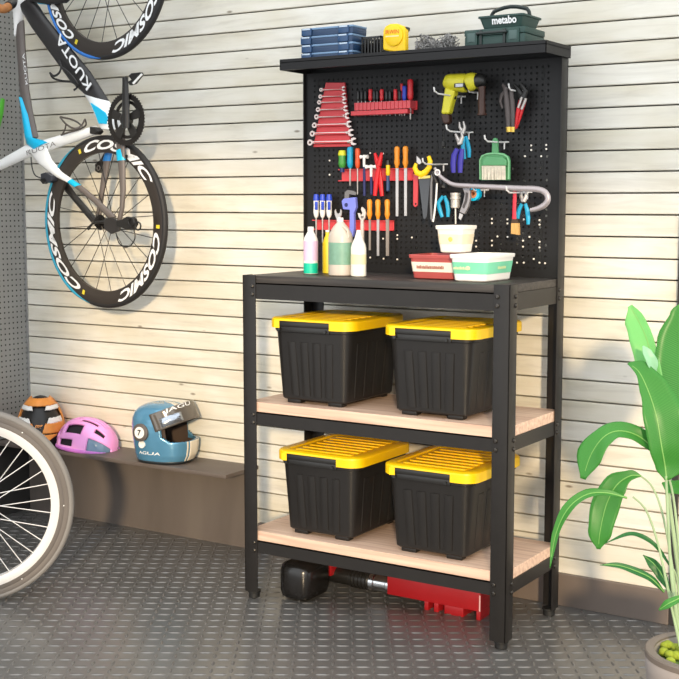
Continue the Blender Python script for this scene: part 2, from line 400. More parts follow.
for q_ in [H1(*c_) for c_ in ((585, 60), (585, 76), (525, 62), (525, 80), (500, 105), (565, 105), (368, 355), (368, 372), (430, 357), (430, 373), (495, 357), (558, 360), (558, 378), (305, 442), (305, 466), (368, 442), (368, 461), (390, 425), (430, 427), (492, 442), (492, 466), (518, 427), (558, 446), (558, 469), (430, 515), (468, 530), (495, 530), (558, 530), (580, 532), (535, 515), (470, 408))]+[I1(*c_) for c_ in ((148, 130), (148, 190), (435, 446), (435, 462), (497, 456), (320, 541), (377, 546), (435, 549), (375, 461), (320, 98), (375, 100))]:
    P_ = at(*q_, YP); m = MB(); m.lathe([(.0030, 0), (.0029, .0018), (.0014, .0026)], (P_.x, YP-.0007, P_.z), (0, -1, 0), 8); part('speck', m, SPECK, pg)
# top shelf: folded sheet tray
SY, SZ0, SZ1 = .193, 1.599, 1.6314
m = MB(); m.box((0, SY, 1.6205), (.87, D, 1.6225)); m.box((0, SY, SZ0), (.87, SY+.002, SZ1)); m.box((0, SY, SZ0), (.002, D, SZ1)); m.box((.868, SY, SZ0), (.87, D, SZ1))
m.box((.002, SY+.002, SZ0), (.868, SY+.014, SZ0+.0015)); m.box((0, D-.002, SZ0), (.87, D, SZ1))
part('top_shelf', m, STEEL2, b, smooth=False)
ST = 1.6226

# ------------------------------------------------------------------ storage crates
CBLK = mat('crate_black', (33, 31, 30), .40, 0, .05, 30, spec=.35)
CYEL = mat('crate_yellow', (252, 204, 10), .38, 0, .03, 20)
def crate(x0, y0, z, label):
    """x0,y0: left front corner of the lid"""
    lx, ly = .295, .338; cx, cy = x0+lx/2, y0+ly/2
    t = thing('storage_crate', label, 'crate', (cx, cy, z), 'black crates with yellow lids')
    hb, ht = .265, 0
    z0, zt = z+.012, z+.243
    bx, by, tx, ty = .113, .140, .134, .157
    m = MB()
    secs = []
    for s in (0, .02, .25, .5, .75, .9, 1):
        secs.append(rrect(cx, cy, lerp(bx, tx, s)-(.004 if s == 0 else 0), lerp(by, ty, s)-(.004 if s == 0 else 0), lerp(.016, .036, s), lerp(z0, zt, s)))
    m.loft(secs)
    m.loft([rrect(cx, cy, tx-.001, ty-.001, .036, zt-.028), rrect(cx, cy, tx+.004, ty+.004, .042, zt-.026), rrect(cx, cy, tx+.005, ty+.005, .042, zt-.001)])
    # raised flutes on the four sides
    def flutes(face, n, am=1):
        for k in range(n):
            f = (k+.5)/n-.5
            pts = []
            for s, g in ((.06, am), (.3, .97*am), (.55, .9*am), (.70, .8*am), (.75, .72*am)):
                zz = lerp(z0, zt, s)
                hx, hy = lerp(bx, tx, s), lerp(by, ty, s)
                if face in 'fb': P = Vector((cx+f*hx*1.35, cy+(-hy if face == 'f' else hy), zz)); nr = Vector((0, -1 if face == 'f' else 1, 0))
                else: P = Vector((cx+(hx if face == 'r' else -hx), cy+f*hy*1.45, zz)); nr = Vector((1 if face == 'r' else -1, 0, 0))
                pts.append((P, nr, g))
            wd = (bx if face in 'fb' else by)*1.4/n*.40
            secs2 = []
            for (P, nr, g) in pts:
                sd = nr.cross(Vector((0, 0, 1)))
                secs2.append([P-sd*wd-nr*.002, P-sd*wd*.8+nr*.0035*g, P-sd*wd*.3+nr*.0058*g, P+sd*wd*.3+nr*.0058*g, P+sd*wd*.8+nr*.0035*g, P+sd*wd-nr*.002])
            m.loft(secs2)
    flutes('f', 4); flutes('r', 4, .45); flutes('l', 4, .45); flutes('b', 4)
    body = part('body', m, CBLK, t, angle=30)
    for sx in (-1, 1):
        for sy in (-1, 1):
            f = MB(); f.box((cx+sx*.072-.024, cy+sy*.118-.015, z), (cx+sx*.072+.024, cy+sy*.118+.015, z+.0135), .003); part('foot', f, CBLK, t)
    # lid
    l = MB(); zl0, zl1 = z+.226, z+.2555
    hx, hy, r = lx/2, ly/2, .046
    l.loft([rrect(cx, cy, hx, hy, r, zl1-.008, 6), rrect(cx, cy, hx-.001, hy-.001, r, zl1-.003, 6), rrect(cx, cy, hx-.006, hy-.006, r-.004, zl1, 6), rrect(cx, cy, hx-.03, hy-.03, .02, zl1, 6), rrect(cx, cy, hx-.033, hy-.033, .018, zl1-.004, 6)])
    # skirt: all round except for the handle gaps front and back
    def arc(pts, th=.004):
        secs3 = []
        for k, P in enumerate(pts):
            tn = (pts[min(k+1, len(pts)-1)]-pts[max(k-1, 0)]).normalized(); nn = Vector((tn.y, -tn.x, 0))
            secs3.append([P+Vector((0, 0, zl0)), P+Vector((0, 0, zl1-.007)), P-nn*th+Vector((0, 0, zl1-.007)), P-nn*th+Vector((0, 0, zl0))])
        l.loft(secs3)
    P = [Vector((p_.x, p_.y, 0)) for p_ in rrect(cx, cy, hx, hy, r, 0, 6)]
    gx0, gx1 = cx-hx+.034, cx+hx-.072
    fr = [Vector((gx1, cy-hy, 0))]+P[21:28]+P[0:7]+[Vector((gx1, cy+hy, 0))]
    bk = [Vector((gx0, cy+hy, 0))]+P[7:14]+P[14:21]+[Vector((gx0, cy-hy, 0))]
    arc(fr); arc(bk)
    lid = part('lid', l, CYEL, t, 'bright yellow lid', angle=40)
    g = MB()
    for k in range(7):
        yy = cy-hy+.058+k*(ly-.116)/6
        g.box((cx-hx+.05, yy-.0095, zl1-.0045), (cx+hx-.05, yy+.0095, zl1-.0005), .0015)
    part('lid_ribs', g, CYEL, lid)
    for sy, nm in ((-1, 0), (1, 1)):
        hnd = MB(); yy = cy+sy*(hy-.009)
        hnd.box((gx0+.001, yy-.008, zl0+.004), (gx1-.001, yy+.008, zl1-.0085), .004)
        hnd.box((gx0+.001, yy-.005, zl0-.012), (gx1-.001, yy+.003, zl0+.006), .003)
        for xx in (gx0+.014, gx1-.014): hnd.lathe([(.0045, 0), (.0045, .004)], (xx, yy-sy*-.007, zl0-.004), (0, sy, 0), 10)
        part('handle', hnd, BLACKP, t)
    return t
cr = crate(.070, .014, .6071, 'black crate with yellow lid on the middle shelf, left one')
dup(cr, (.394, -.004, 0), 'black crate with yellow lid on the middle shelf, beside the front right leg')
dup(cr, (.024, 0, -.3935), 'black crate with yellow lid on the lowest shelf, left one')
dup(cr, (.394, -.002, -.3935), 'black crate with yellow lid on the lowest shelf, beside the front right leg')

# ------------------------------------------------------------------ things on the top shelf
YC = .215
cA = lambda x, y: (295+x*.13255, 10+y*.13255)
xl = at(*cA(52, 200), YC).x; xr = at(*cA(435, 200), YC).x; ztop = at(*cA(435, 108), YC).z
ch = (ztop-ST)/4; cd_ = .078
CB = mat('organizer_blue', (34, 60, 92), .4); CBL = mat('organizer_lid_blue', (116, 146, 178), .35); CBD = mat('organizer_latch', (44, 76, 114), .35)
names4 = ['lowest', 'second lowest', 'second highest', 'topmost']
for k in range(4):
    z0 = ST+k*ch; dx = (0, .001, -.0015, .001)[k]
    t = thing('organizer_case', 'flat blue organizer case on the top shelf, %s of the stack of four' % names4[k], 'case', ((xl+xr)/2, YC+cd_/2, z0), 'stacked blue organizer cases')
    m = MB(); m.box((xl+dx, YC, z0), (xr+dx, YC+cd_, z0+ch*.74), .002); part('body', m, CB, t)
    m = MB(); m.box((xl+dx-.001, YC-.001, z0+ch*.74), (xr+dx+.001, YC+cd_+.001, z0+ch), .002); part('lid', m, CBL if k == 3 else CBL, t)
    for f in (.1, .83):
        x = lerp(xl, xr, f)+dx
        m = MB(); m.box((x-.018, YC-.005, z0+ch*.05), (x+.018, YC, z0+ch*.95), .0015)
        la = part('latch', m, CBD, t)
        m = MB(); m.box((x-.014, YC-.0062, z0+ch*.74), (x+.014, YC-.0048, z0+ch*.92), .0006); part('latch_tab', m, mat('pale_blue', (190, 206, 222), .4), la)
# slotted black basket behind the cases
Yb = .245; x0 = xr+.012; x1 = at(381, 45, Yb).x; zt = at(375, 36, Yb).z
m = MB(); dpt = .085; n = 7
m.box((x0, Yb, ST), (x1, Yb+dpt, ST+.004)); m.box((x0, Yb, zt-.006), (x1, Yb+.004, zt)); m.box((x0, Yb+dpt-.004, zt-.006), (x1, Yb+dpt, zt)); m.box((x0, Yb, zt-.006), (x0+.004, Yb+dpt, zt)); m.box((x1-.004, Yb, zt-.006), (x1, Yb+dpt, zt))
for k in range(n):
    x = lerp(x0+.002, x1-.002, k/(n-1))
    for y in (Yb, Yb+dpt-.004): m.box((x-.002, y, ST+.003), (x+.002, y+.004, zt-.005))
    m.box((x-.0016, Yb+.003, ST+.02), (x+.0016, Yb+dpt-.003, ST+.045))
for k in range(1, 6):
    y = lerp(Yb+.002, Yb+dpt-.002, k/6)
    for x in (x0, x1-.004): m.box((x, y-.002, ST+.003), (x+.004, y+.002, zt-.005))
solo('slotted_basket', m, BLACKP, 'black slotted basket between blue cases and yellow tape measure', 'basket', smooth=False)
# tape measure
cB = lambda x, y: (370+x*.2798, y*.2798)
Yt = .225
outl = [cB(*q) for q in ((46, 178), (46, 110), (54, 94), (70, 85), (95, 84), (115, 92), (126, 106), (126, 178))]
t = thing('tape_measure', 'large yellow tape measure standing on the black top shelf', 'tape measure', at(396, 50, Yt)*1.0)
m = MB(); m.prism([at(u, v, Yt) for u, v in outl], (0, .022, 0)); zmin = min(v.z for v in m.v)
for v in m.v: v.z = max(ST, v.z) if v.z > zmin+.001 else ST
part('body', m, YEL, t, smooth=False, bev=.004)
m = MB(); c = at(*cB(86, 128), Yt-.0005); m.lathe([(.0295, 0), (.0295, .003), (.027, .0045)], c, (0, -1, 0), 32); part('face_disc', m, YEL, t)
m = MB(); text(m, 'IRWIN', at(*cB(55, 122), Yt-.0055), at(*cB(103, 119), Yt-.0055)-at(*cB(55, 122), Yt-.0055), (0, 0, .0115), .01)
part('lettering', m, mat('orange_print', (222, 96, 30), .5), t)
m = MB(); m.prism([at(*cB(x_, y_), Yt-.0052) for x_, y_ in ((56, 133), (103, 130), (103, 125.5), (56, 128.5))], (0, -.0004, 0)); part('print_line', m, mat('pale_print', (236, 226, 160), .5), t, smooth=False)
m = MB(); m.poly([cB(117, 98), cB(131, 96), cB(131, 106), cB(126, 112)], Yt+.012, .02); part('button', m, BLACKP, t, smooth=False)
# grey bag of hardware
m = MB(); rb = random.Random(5)
bx0, bx1 = at(417, 45, .27).x, at(457, 45, .27).x
for k in range(1100):
    f = rb.random(); e = abs(2*f-1)
    x = lerp(bx0+.006, bx1-.006, f); hgt = (.044+.012*sin(f*9))*(1-.3*e**4)
    z = ST+.004+rb.random()*hgt; y = .24+rb.random()*.06
    d = Vector((rb.uniform(-1, 1), rb.uniform(-1, 1), rb.uniform(-1, 1))).normalized()*rb.uniform(.003, .0065)
    c = Vector((x, y, max(z, ST+.007))); m.cyl(c-d, c+d, .0014, .0012, 5)
bag = solo('screw_heap', m, mat('dull_zinc', (150, 148, 146), .4, .5, .25, 60), 'grey heap of small loose hardware on the top shelf beside the tape measure', 'hardware', kind='stuff', smooth=False)
# green tool cases
TGR = mat('tool_case_green', (34, 64, 58), .45); TGD = mat('tool_case_dark', (30, 40, 38), .45); TGL = mat('latch_green_grey', (70, 92, 88), .4)
Yg = .205
x0, x1 = at(*cB(338, 130), Yg).x, at(*cB(553, 130), Yg).x
z1 = at(*cB(500, 96), Yg).z; dp = .135
t = thing('tool_case', 'dark green tool case with two latches at the right end of the top shelf', 'tool case', ((x0+x1)/2, Yg+dp/2, ST))
m = MB(); m.box((x0, Yg, ST), (x1, Yg+dp, z1-.018), .003); part('body', m, TGR, t)
m = MB(); m.box((x0-.001, Yg-.001, z1-.0178), (x1+.001, Yg+dp+.001, z1), .003); part('lid', m, TGR, t)
for f in (.13, .82):
    x = lerp(x0, x1, f); m = MB(); m.box((x-.018, Yg-.006, ST+.004), (x+.018, Yg-.001, z1-.004), .002); la = part('latch', m, TGR, t)
    m = MB(); m.box((x-.012, Yg-.0075, ST+.018), (x+.012, Yg-.0055, z1-.01), .001); part('latch_plate', m, TGL, la)
x = lerp(x0, x1, .475); m = MB(); m.tube([(x-.045, Yg-.002, z1-.014), (x-.045, Yg-.010, z1-.012), (x+.045, Yg-.010, z1-.012), (x+.045, Yg-.002, z1-.014)], .004, 8); part('handle', m, TGD, t)
for f in (.28, .67):
    xx = lerp(x0, x1, f); m = MB(); m.box((xx-.004, Yg-.004, ST+.002), (xx+.004, Yg-.0005, z1-.003), .001); part('rib', m, TGD, t)
# open tote on the case
zb = z1+.0005; Yq = .212
X0, X1 = at(*cB(390, 80), Yq).x, at(*cB(545, 80), Yq).x
zt = at(*cB(470, 53), Yq).z; dq = .12
t = thing('tool_tote', 'open dark green tote with arched black handle, standing on the green tool case', 'tool tote', ((X0+X1)/2, Yq+dq/2, zb))
m = MB(); cxx, cyy = (X0+X1)/2, Yq+dq/2; hx, hy = (X1-X0)/2, dq/2
m.loft([rrect(cxx, cyy, hx-.010, hy-.008, .006, zb), rrect(cxx, cyy, hx, hy, .008, zt-.006), rrect(cxx, cyy, hx+.004, hy+.004, .008, zt-.005), rrect(cxx, cyy, hx+.004, hy+.004, .008, zt), rrect(cxx, cyy, hx-.004, hy-.004, .008, zt), rrect(cxx, cyy, hx-.013, hy-.011, .006, zb+.004)])
part('tray', m, TGR, t)
a_, b_ = at(*cB(415, 62), Yq+.05), at(*cB(585, 55), Yq+.05); 
a_ = Vector((X0+.006, cyy, zt-.006)); b_ = Vector((X1-.004, cyy, zt-.006)); hh = at(*cB(500, 24), cyy).z-zt
m = MB(); m.tube([a_, a_+Vector((.004, 0, hh*.6))]+[a_.lerp(b_, f)+Vector((0, 0, .006+hh*(.55+.45*sin(pi*f)))) for f in (.08, .2, .35, .5, .65, .8, .92)]+[b_+Vector((-.004, 0, hh*.6)), b_], .0055, 8); part('handle', m, TGD, t)
o1 = at(*cB(437, 88), Yq-.002); m = MB(); text(m, 'metabo', o1, Vector(((X1-X0)*.56, 0, 0)), (0, -.004, .021), .03); part('lettering', m, WLET, t)

# ------------------------------------------------------------------ pegboard hooks and tools
def hook(u, v, label, Ln=.10):
    """u,v: where the prong leaves the board"""
    P = at(u, v, YP); m = MB()
    m.tube([P+Vector((-.012, -.0042, 0)), P+Vector((.014, -.0042, 0))], .0022, 8)
    m.tube([P+Vector((0, -.0042, 0)), P+Vector((0, -.0042, -.020))], .0022, 8)
    Ln *= 1.3
    m.tube([P+Vector((0, -.0042, 0)), P+Vector((0, -Ln*.5, -.002)), P+Vector((0, -Ln*.88, -.002)), P+Vector((0, -Ln, .004)), P+Vector((0, -Ln-.004, .014))], .0024, 8)
    return solo('pegboard_hook', m, WHITEM, label, 'hook', 'white wire hooks on the pegboard', loc=P)
D1 = lambda x, y: (430+x*.2062, 60+y*.2062)
E1 = lambda x, y: (410+x*.2209, 110+y*.2209)
hook(*D1(155, 178), 'white wire hook under the yellow drill body', .13)
hook(*D1(235, 158), 'white wire hook beside the dark front grip of the drill', .05)
hook(*E1(270, 102), 'white wire hook carrying the blue and cyan handled pliers', .11)
hook(*E1(430, 146), 'white wire hook carrying the green brush and dustpan', .10)
hook(*E1(155, 246), 'white wire hook right of the yellow saw grip', .10)
hook(*E1(340, 362), 'white wire hook beside the cyan tape roll', .06)
hook(*E1(535, 372), 'white wire hook carrying the paint brush and cyan pliers', .11)
hook(*D1(440, 150), 'white wire hook behind the red handled nippers', .06)

# wrench set
A1 = lambda x, y: (295+x*.19146, 60+y*.19146)
Yw_ = YP-.003
t = thing('wrench_rack', 'red tapering wrench rack at the left edge of the pegboard', 'wrench rack', at(*A1(190, 455), YP))
m = MB(); m.poly([A1(*q) for q in ((160, 118), (258, 118), (290, 452), (95, 455))], YP-.010, .0082); part('back_plate', m, RED, t, smooth=False, bev=.001)
ys_ = [152, 187, 217, 255, 293, 337, 381, 427]; xls = [138, 134, 128, 122, 114, 103, 92, 80]; xrs = [250, 252, 254, 260, 268, 277, 287, 300]
m = MB(); 
for k in range(8):
    y = ys_[k]+(10 if k < 5 else 14); f = (ys_[k]-118)/337
    P, Q = at(*A1(lerp(160, 98, f)+4, y), YP-.0105), at(*A1(lerp(258, 288, f)-4, y-2), YP-.0105)
    m = MB(); m.prism([P, Q, Q+Vector((0, -.012, .004)), P+Vector((0, -.012, .004))], (0, 0, .003)); part('ledge', m, RED, t, smooth=False)
    sz = lerp(.7, 1.15, k/7)
    Yk = YP-.0205
    a_, b_ = at(*A1(xls[k], ys_[k]+4), Yk), at(*A1(xrs[k], ys_[k]-2), Yk)
    d = (b_-a_).normalized(); nrm = Vector((0, -1, 0))
    g = MB()
    g.ring(a_, nrm, [(.0038*sz, -.003), (.0082*sz, -.003), (.0082*sz, .003), (.0038*sz, .003)], 20)
    g.tube([a_+d*.0075*sz, a_+d*.02, b_-d*.02, b_-d*.006*sz], [.0036*sz, .0030*sz, .0032*sz, .0046*sz], 8, nrm=nrm, flat=.55)
    up_ = nrm.cross(d); up_ = up_ if up_.z > 0 else -up_
    for s_ in (-1, 1):
        g.prism([b_-d*.007*sz+up_*s_*.001, b_-d*.004*sz+up_*s_*.008*sz, b_+d*.003*sz+up_*s_*.0105*sz, b_+d*.011*sz+up_*s_*.0085*sz, b_+d*.010*sz+up_*s_*.0055*sz, b_+d*.002*sz+up_*s_*.004*sz, b_-d*.001*sz], (0, .005, 0))
    solo('wrench', g, mat('wrench_satin', (222, 206, 200), .35, .5), 'satin combination wrench on the red rack, %s' % ['topmost and shortest', 'second from top', 'third from top', 'fourth from top', 'fourth from bottom', 'third from bottom', 'second from bottom', 'lowest and longest'][k], 'wrench', 'combination wrenches on the red rack', angle=50)

def driver(u, v0, v1, v2, wpx, Y, hm, label, group, cap=None, sm=SILVER, sw=.28, blade=False, cat='screwdriver', name='screwdriver', lean=0, shape=0):
    T, B, E_ = at(u, v0, Y), at(u+lean*.5, v1, Y), at(u+lean, v2, Y); r = wpx/2*mpp(T); L = (B-T).length; ax = (B-T).normalized()
    t = thing(name, label, cat, (B.x, Y, E_.z), group)
    prof = [[(.45, 0), (.8, .03), (1, .14), (.9, .45), (1, .72), (.85, .9), (.5, 1)], [(.35, 0), (.8, .04), (1, .16), (.82, .5), (1, .76), (.6, .93), (.5, 1)]][shape]
    m = MB(); m.lathe([(a*r, h*L) for a, h in prof], T, ax, 14)
    hd = part('handle', m, hm, t)
    if cap:
        m = MB(); m.lathe([(.3*r, -.004), (.82*r, -.003), (1.04*r, .14*L), (1.0*r, .24*L)], T, ax, 14); part('cap', m, cap, hd)
    m = MB()
    if blade:
        d2 = (E_-B).normalized(); s_ = Vector((0, 1, 0)).cross(d2).normalized(); wv = s_*r*sw*2
        m.prism([B-wv-ax*.003, B+wv-ax*.003, E_+wv*.9, E_-wv*.9], (0, .003, 0)); part('blade', m, sm, t, smooth=False)
    else:
        m.tube([B-ax*.002, E_-(E_-B)*.06, E_], [r*sw, r*sw, r*sw*.5], 8); part('shaft', m, sm, t)
    return t
# upper driver rack
Yr = YP-.034
t = thing('driver_rack', 'red rack holding black, red and blue screwdrivers, high on the pegboard', 'tool rack', at(*A1(460, 290), YP))
m = MB(); a_, b_ = at(*A1(314, 225), YP-.034), at(*A1(612, 215), YP-.034)
hgt = at(*A1(460, 222), YP).z-at(*A1(460, 268), YP).z; lo_ = at(*A1(460, 268), YP).z
m.box((a_.x, YP-.003, lo_), (b_.x, YP-.0017, lo_+hgt)); part('back_plate', m, RED, t, smooth=False)
m = MB(); m.box((a_.x, YP-.036, lo_+hgt*.12), (b_.x-.004, YP-.033, lo_+hgt*.98)); 
for k in range(15):
    x = lerp(a_.x, b_.x-.006, k/14); m.box((x, YP-.0385, lo_+hgt*.12), (x+.0018, YP-.003, lo_+hgt*.98))
part('slotted_front', m, mat('pink_red_plastic', (214, 78, 84), .4), t, smooth=False)
m = MB(); m.box((a_.x-.012, YP-.040, lo_-.012), (b_.x-.012, YP-.003, lo_+.001), .001); part('bottom_tray', m, RED, t, smooth=False)
gx = [(320, 'k'), (338, 'k'), (358, 'k'), (384, 'r'), (404, 'k'), (420, 'k'), (443, 'r'), (468, 'k'), (486, 'k'), (515, 'r'), (537, 'k'), (548, 'r2'), (562, 'b'), (593, 'R')]
Ys = YP-.020
lab = {'k': 'black handled', 'r': 'red handled', 'r2': 'small red handled', 'b': 'blue handled', 'R': 'large red handled'}
BKH = mat('handle_black', (26, 25, 26), .35); REDH = mat('handle_red', (212, 40, 48), .35)
ordn = ['first', 'second', 'third', 'fourth', 'fifth', 'sixth', 'seventh', 'eighth', 'ninth', 'tenth', 'eleventh', 'twelfth', 'thirteenth', 'last']
for k, (x, c) in enumerate(gx):
    ytop = {'k': 160, 'r': 152, 'r2': 122, 'b': 135, 'R': 100}[c]; wz = {'k': 20, 'r': 23, 'r2': 18, 'b': 25, 'R': 33}[c]
    u, v0 = A1(x+10, ytop); _, v1 = A1(x, 214 if c != 'R' else 210); _, v2 = A1(x, 292 if c != 'R' else 312)
    Yk = Ys if c != 'r2' else YP-.012
    driver(u, v0, v1, v2, wz*.19146, Yk, {'k': BKH, 'r': REDH, 'r2': REDH, 'b': BLUE, 'R': REDH}[c], '%s screwdriver in the upper red rack, %s from left' % (lab[c], ordn[k]), 'screwdrivers in the upper rack')

# middle rack
F1 = lambda x, y: (300+x*.1767, 130+y*.1767)
def strip(px0, px1, label):
    a_, b_ = at(*F1(*px0), YP), at(*F1(*px1), YP)
    t = thing('tool_strip', label, 'tool rack', ((a_.x+b_.x)/2, YP, b_.z))
    m = MB(); m.box((a_.x, YP-.004, b_.z), (b_.x, YP-.0017, a_.z), .0008); part('back_plate', m, RED, t, smooth=False)
    n = int((b_.x-a_.x)/.018)
    m = MB(); m.box((a_.x-.008, YP-.012, a_.z-.003), (b_.x, YP-.004, a_.z)); m.box((a_.x-.008, YP-.012, b_.z), (b_.x, YP-.004, b_.z+.003)); part('lip', m, RED, t, smooth=False)
    return t
strip((240, 222), (645, 286), 'red tool strip on the pegboard carrying the files with long blades')
strip((92, 508), (535, 570), 'red tool strip low on the pegboard behind the jug and bottles')
Yd = YP-.026
fx = lambda x, y0, y1, y2: (F1(x, y0)[0], F1(x, y0)[1], F1(x, y1)[1], F1(x, y2)[1])
driver(*fx(239, 122, 216, 240), 46*.1767, Yd, mat('driver_green', (70, 150, 60), .35), 'stubby green screwdriver with yellow cap and navy collar on the middle strip', 'screwdrivers on the strips', cap=mat('driver_lime', (220, 214, 40), .35), sm=NAVY, sw=.6)
driver(*fx(284, 95, 216, 318), 38*.1767, Yd, CYAN, 'cyan screwdriver on the middle strip left of the orange one', 'screwdrivers on the strips', sm=SILVER)
driver(*fx(326, 103, 218, 366), 30*.1767, Yd, mat('driver_orange', (228, 84, 36), .35), 'orange-red screwdriver on the middle strip beside two white headed hammers', 'screwdrivers on the strips', sm=SILVER)
for (x, yh, y2, wd, lb) in ((363, 152, 372, 44, 'taller one'), (403, 208, 365, 66, 'lower one')):
    P = at(*F1(x, yh), Yd); Q = at(*F1(x+2, y2), Yd); k = mpp(P)*.1767
    t = thing('small_hammer', 'small white headed hammer with blue handle on the middle strip, %s' % lb, 'hammer', (P.x, Yd, Q.z), 'white headed hammers')
    m = MB(); m.tube([P+Vector((-wd*k/2*1.1, 0, 0)), P+Vector((-wd*k*.2, 0, 0)), P+Vector((wd*k*.2, 0, 0)), P+Vector((wd*k/2*1.1, 0, 0))], [.0065, .0042, .0042, .0065], 10); m.cyl(P+Vector((0, 0, .006)), P+Vector((0, 0, -.03)), .0046, .004, 10); part('head', m, WHITE, t)
    m = MB(); m.tube([P+Vector((0, 0, -.028)), P.lerp(Q, .5), Q], [.0036, .0045, .0042], 10); part('handle', m, NAVY, t)
# red pliers / bolt cutter with a generic builder
def pliers(px_h, px_j, Y, hm, jm, label, cat='pliers', name='pliers', hr=.0055, jr=.004, group=None, piv=None, tips=None):
    """px_h: handle centre lines, px_j: jaw centre lines (photo pixels), pivot disc where they meet"""
    piv = piv or px_j[0][0]; P = at(*piv, Y); zs = [at(u, v, Y).z for h in px_h for u, v in h]
    t = thing(name, label, cat, (P.x, Y, min(zs)), group)
    for k, h in enumerate(px_h):
        m = MB(); pts = [at(u, v, Y+(.0035 if k else -.0035)) for u, v in h]; n = len(pts)
        m.tube(pts, [hr*(.8+.25*sin(pi*i/(n-1))) for i in range(n)], 10, nrm=(0, 1, 0), flat=.8); hh_ = part('handle', m, hm[k % len(hm)], t)
        if tips:
            m = MB(); m.cyl(pts[-1], pts[-1]+(pts[-1]-pts[-2]).normalized()*.014, hr*1.0, hr*.8, 10); part('tip', m, tips, hh_)
    for k, h in enumerate(px_j):
        m = MB(); pts = [at(u, v, Y+(-.002 if k else .002)) for u, v in h]; n = len(pts)
        m.tube(pts, [jr*lerp(1.3, .6, i/(n-1)) for i in range(n)], 8, nrm=(0, 1, 0), flat=.9); part('jaw', m, jm, t)
    m = MB(); m.lathe([(.006, -.007), (.006, .006), (.004, .0075)], P, (0, -1, 0), 14); part('pivot', m, jm, t)
    return t
REDT = mat('tool_red', (214, 26, 34), .35)
pliers([[F1(445, 210), F1(432, 290), F1(424, 372)], [F1(447, 210), F1(456, 290), F1(464, 374)]], [[F1(445, 200), F1(434, 165), F1(424, 132)], [F1(445, 200), F1(455, 165), F1(464, 128)]], YP-.028, [REDT], REDT, 'all-red pliers hanging open on the middle strip', hr=.0078, jr=.0075, piv=F1(445, 205))
driver(*fx(498, 178, 262, 348), 26*.1767, Yd, mat('driver_yellow', (240, 200, 20), .35), 'yellow and navy screwdriver on the middle strip right of the red pliers', 'screwdrivers on the strips', cap=BLACKP, sm=mat('navy_shaft', (38, 70, 110), .35), sw=.8)
driver(*fx(549, 92, 216, 488), 34*.1767, Yd, ORANGE, 'long flat file with orange wooden handle on the middle strip, left one', 'files on the middle strip', blade=True, cat='file', name='file', shape=1, sw=.27)
driver(*fx(597, 90, 216, 486), 34*.1767, Yd, ORANGE, 'long flat file with orange wooden handle on the middle strip, right one', 'files on the middle strip', blade=True, cat='file', name='file', shape=1, sw=.27)
m = MB(); m.poly([F1(*q_) for q_ in ((640, 250), (668, 250), (664, 425), (655, 436), (646, 434), (640, 424))], Yd, .006)
t_ = thing('pry_bar', 'flat red bar with a hole near its end beside the yellow saw grip', 'pry bar', at(*F1(652, 436), Yd)); part('bar', m, RED, t_, smooth=False, bev=.0012)
m = MB(); m.lathe([(.003, 0), (.003, .0005)], at(*F1(655, 418), Yd), (0, -1, 0), 12); part('hole', m, mat('hole_dark', (40, 14, 16), .6), t_)
# lower strip
for k, x in enumerate((92, 128, 165)):
    d_ = driver(*fx(x, 370, 496, 640), 33*.1767, Yd, WHITE, 'white and blue screwdriver on the lowest strip, %s of three' % ['leftmost', 'middle', 'rightmost'][k], 'white and blue screwdrivers', cap=BLUE, sw=.3)
    P = at(*F1(x-2, 430), Yd-.0145); m = MB(); m.box(P+Vector((-.005, 0, -.012)), P+Vector((.005, .004, .014)), .0015); part('grip_inlay', m, BLUE, d_)
# pipe wrench
Yp2 = YP-.032
t = thing('pipe_wrench', 'periwinkle blue pipe wrench hanging behind the jug', 'pipe wrench', at(*F1(292, 600), Yp2))
m = MB(); m.poly([F1(*q_) for q_ in ((234, 402), (246, 388), (312, 380), (316, 440), (303, 470), (304, 560), (296, 606), (284, 606), (279, 560), (280, 452), (242, 448))], Yp2, .014); part('handle', m, PERI, t, smooth=False, bev=.002)
m = MB(); m.poly([F1(*q_) for q_ in ((250, 392), (252, 352), (266, 340), (302, 344), (318, 356), (314, 370), (278, 364), (274, 390))], Yp2+.003, .010); part('hook_jaw', m, GREYM, t, smooth=False, bev=.001)
m = MB(); m.lathe([(.006, 0), (.006, .0015)], at(*F1(262, 424), Yp2), (0, -1, 0), 12); part('nut', m, NAVY, t)
# open-end and adjustable wrench
m = MB(); c = F1
m.poly([F1(*q_) for q_ in ((208, 640), (206, 505), (196, 480), (194, 458), (200, 446), (205, 466), (214, 474), (224, 468), (228, 446), (236, 458), (234, 482), (222, 506), (222, 640))], Yd-.002, .006)
solo('open_end_wrench', m, SILVER, 'silver open-end wrench standing up behind the jug cap', 'wrench', smooth=False, bev=.001)
t = thing('adjustable_wrench', 'pale adjustable wrench hanging behind the white bottle', 'adjustable wrench', at(*F1(350, 640), Yd))
m = MB(); m.poly([F1(*q_) for q_ in ((341, 640), (342, 510), (330, 492), (326, 470), (336, 470), (344, 484), (352, 470), (344, 450), (348, 434), (366, 450), (372, 472), (366, 500), (357, 512), (358, 640))], Yd-.002, .007); part('body', m, mat('satin_pale', (216, 208, 200), .4, .3), t, smooth=False, bev=.001)
m = MB(); m.cyl(at(*F1(352, 498), Yd-.003), at(*F1(352, 486), Yd-.003), .0045, None, 10); part('thumb_wheel', m, GREYM, t)
FILEM = mat('worn_file', (158, 148, 140), .45, .3)
for k, (x, y2) in enumerate(((394, 680), (441, 712), (494, 712))):
    driver(*fx(x, 392, 505, y2), 32*.1767, Yd, ORANGE, 'file with orange wooden handle on the lowest strip, %s of three' % ['leftmost', 'middle', 'rightmost'][k], 'files on the lowest strip', blade=True, cat='file', name='file', shape=1, sw=.2+.06*k, sm=FILEM if k != 1 else SILVER)

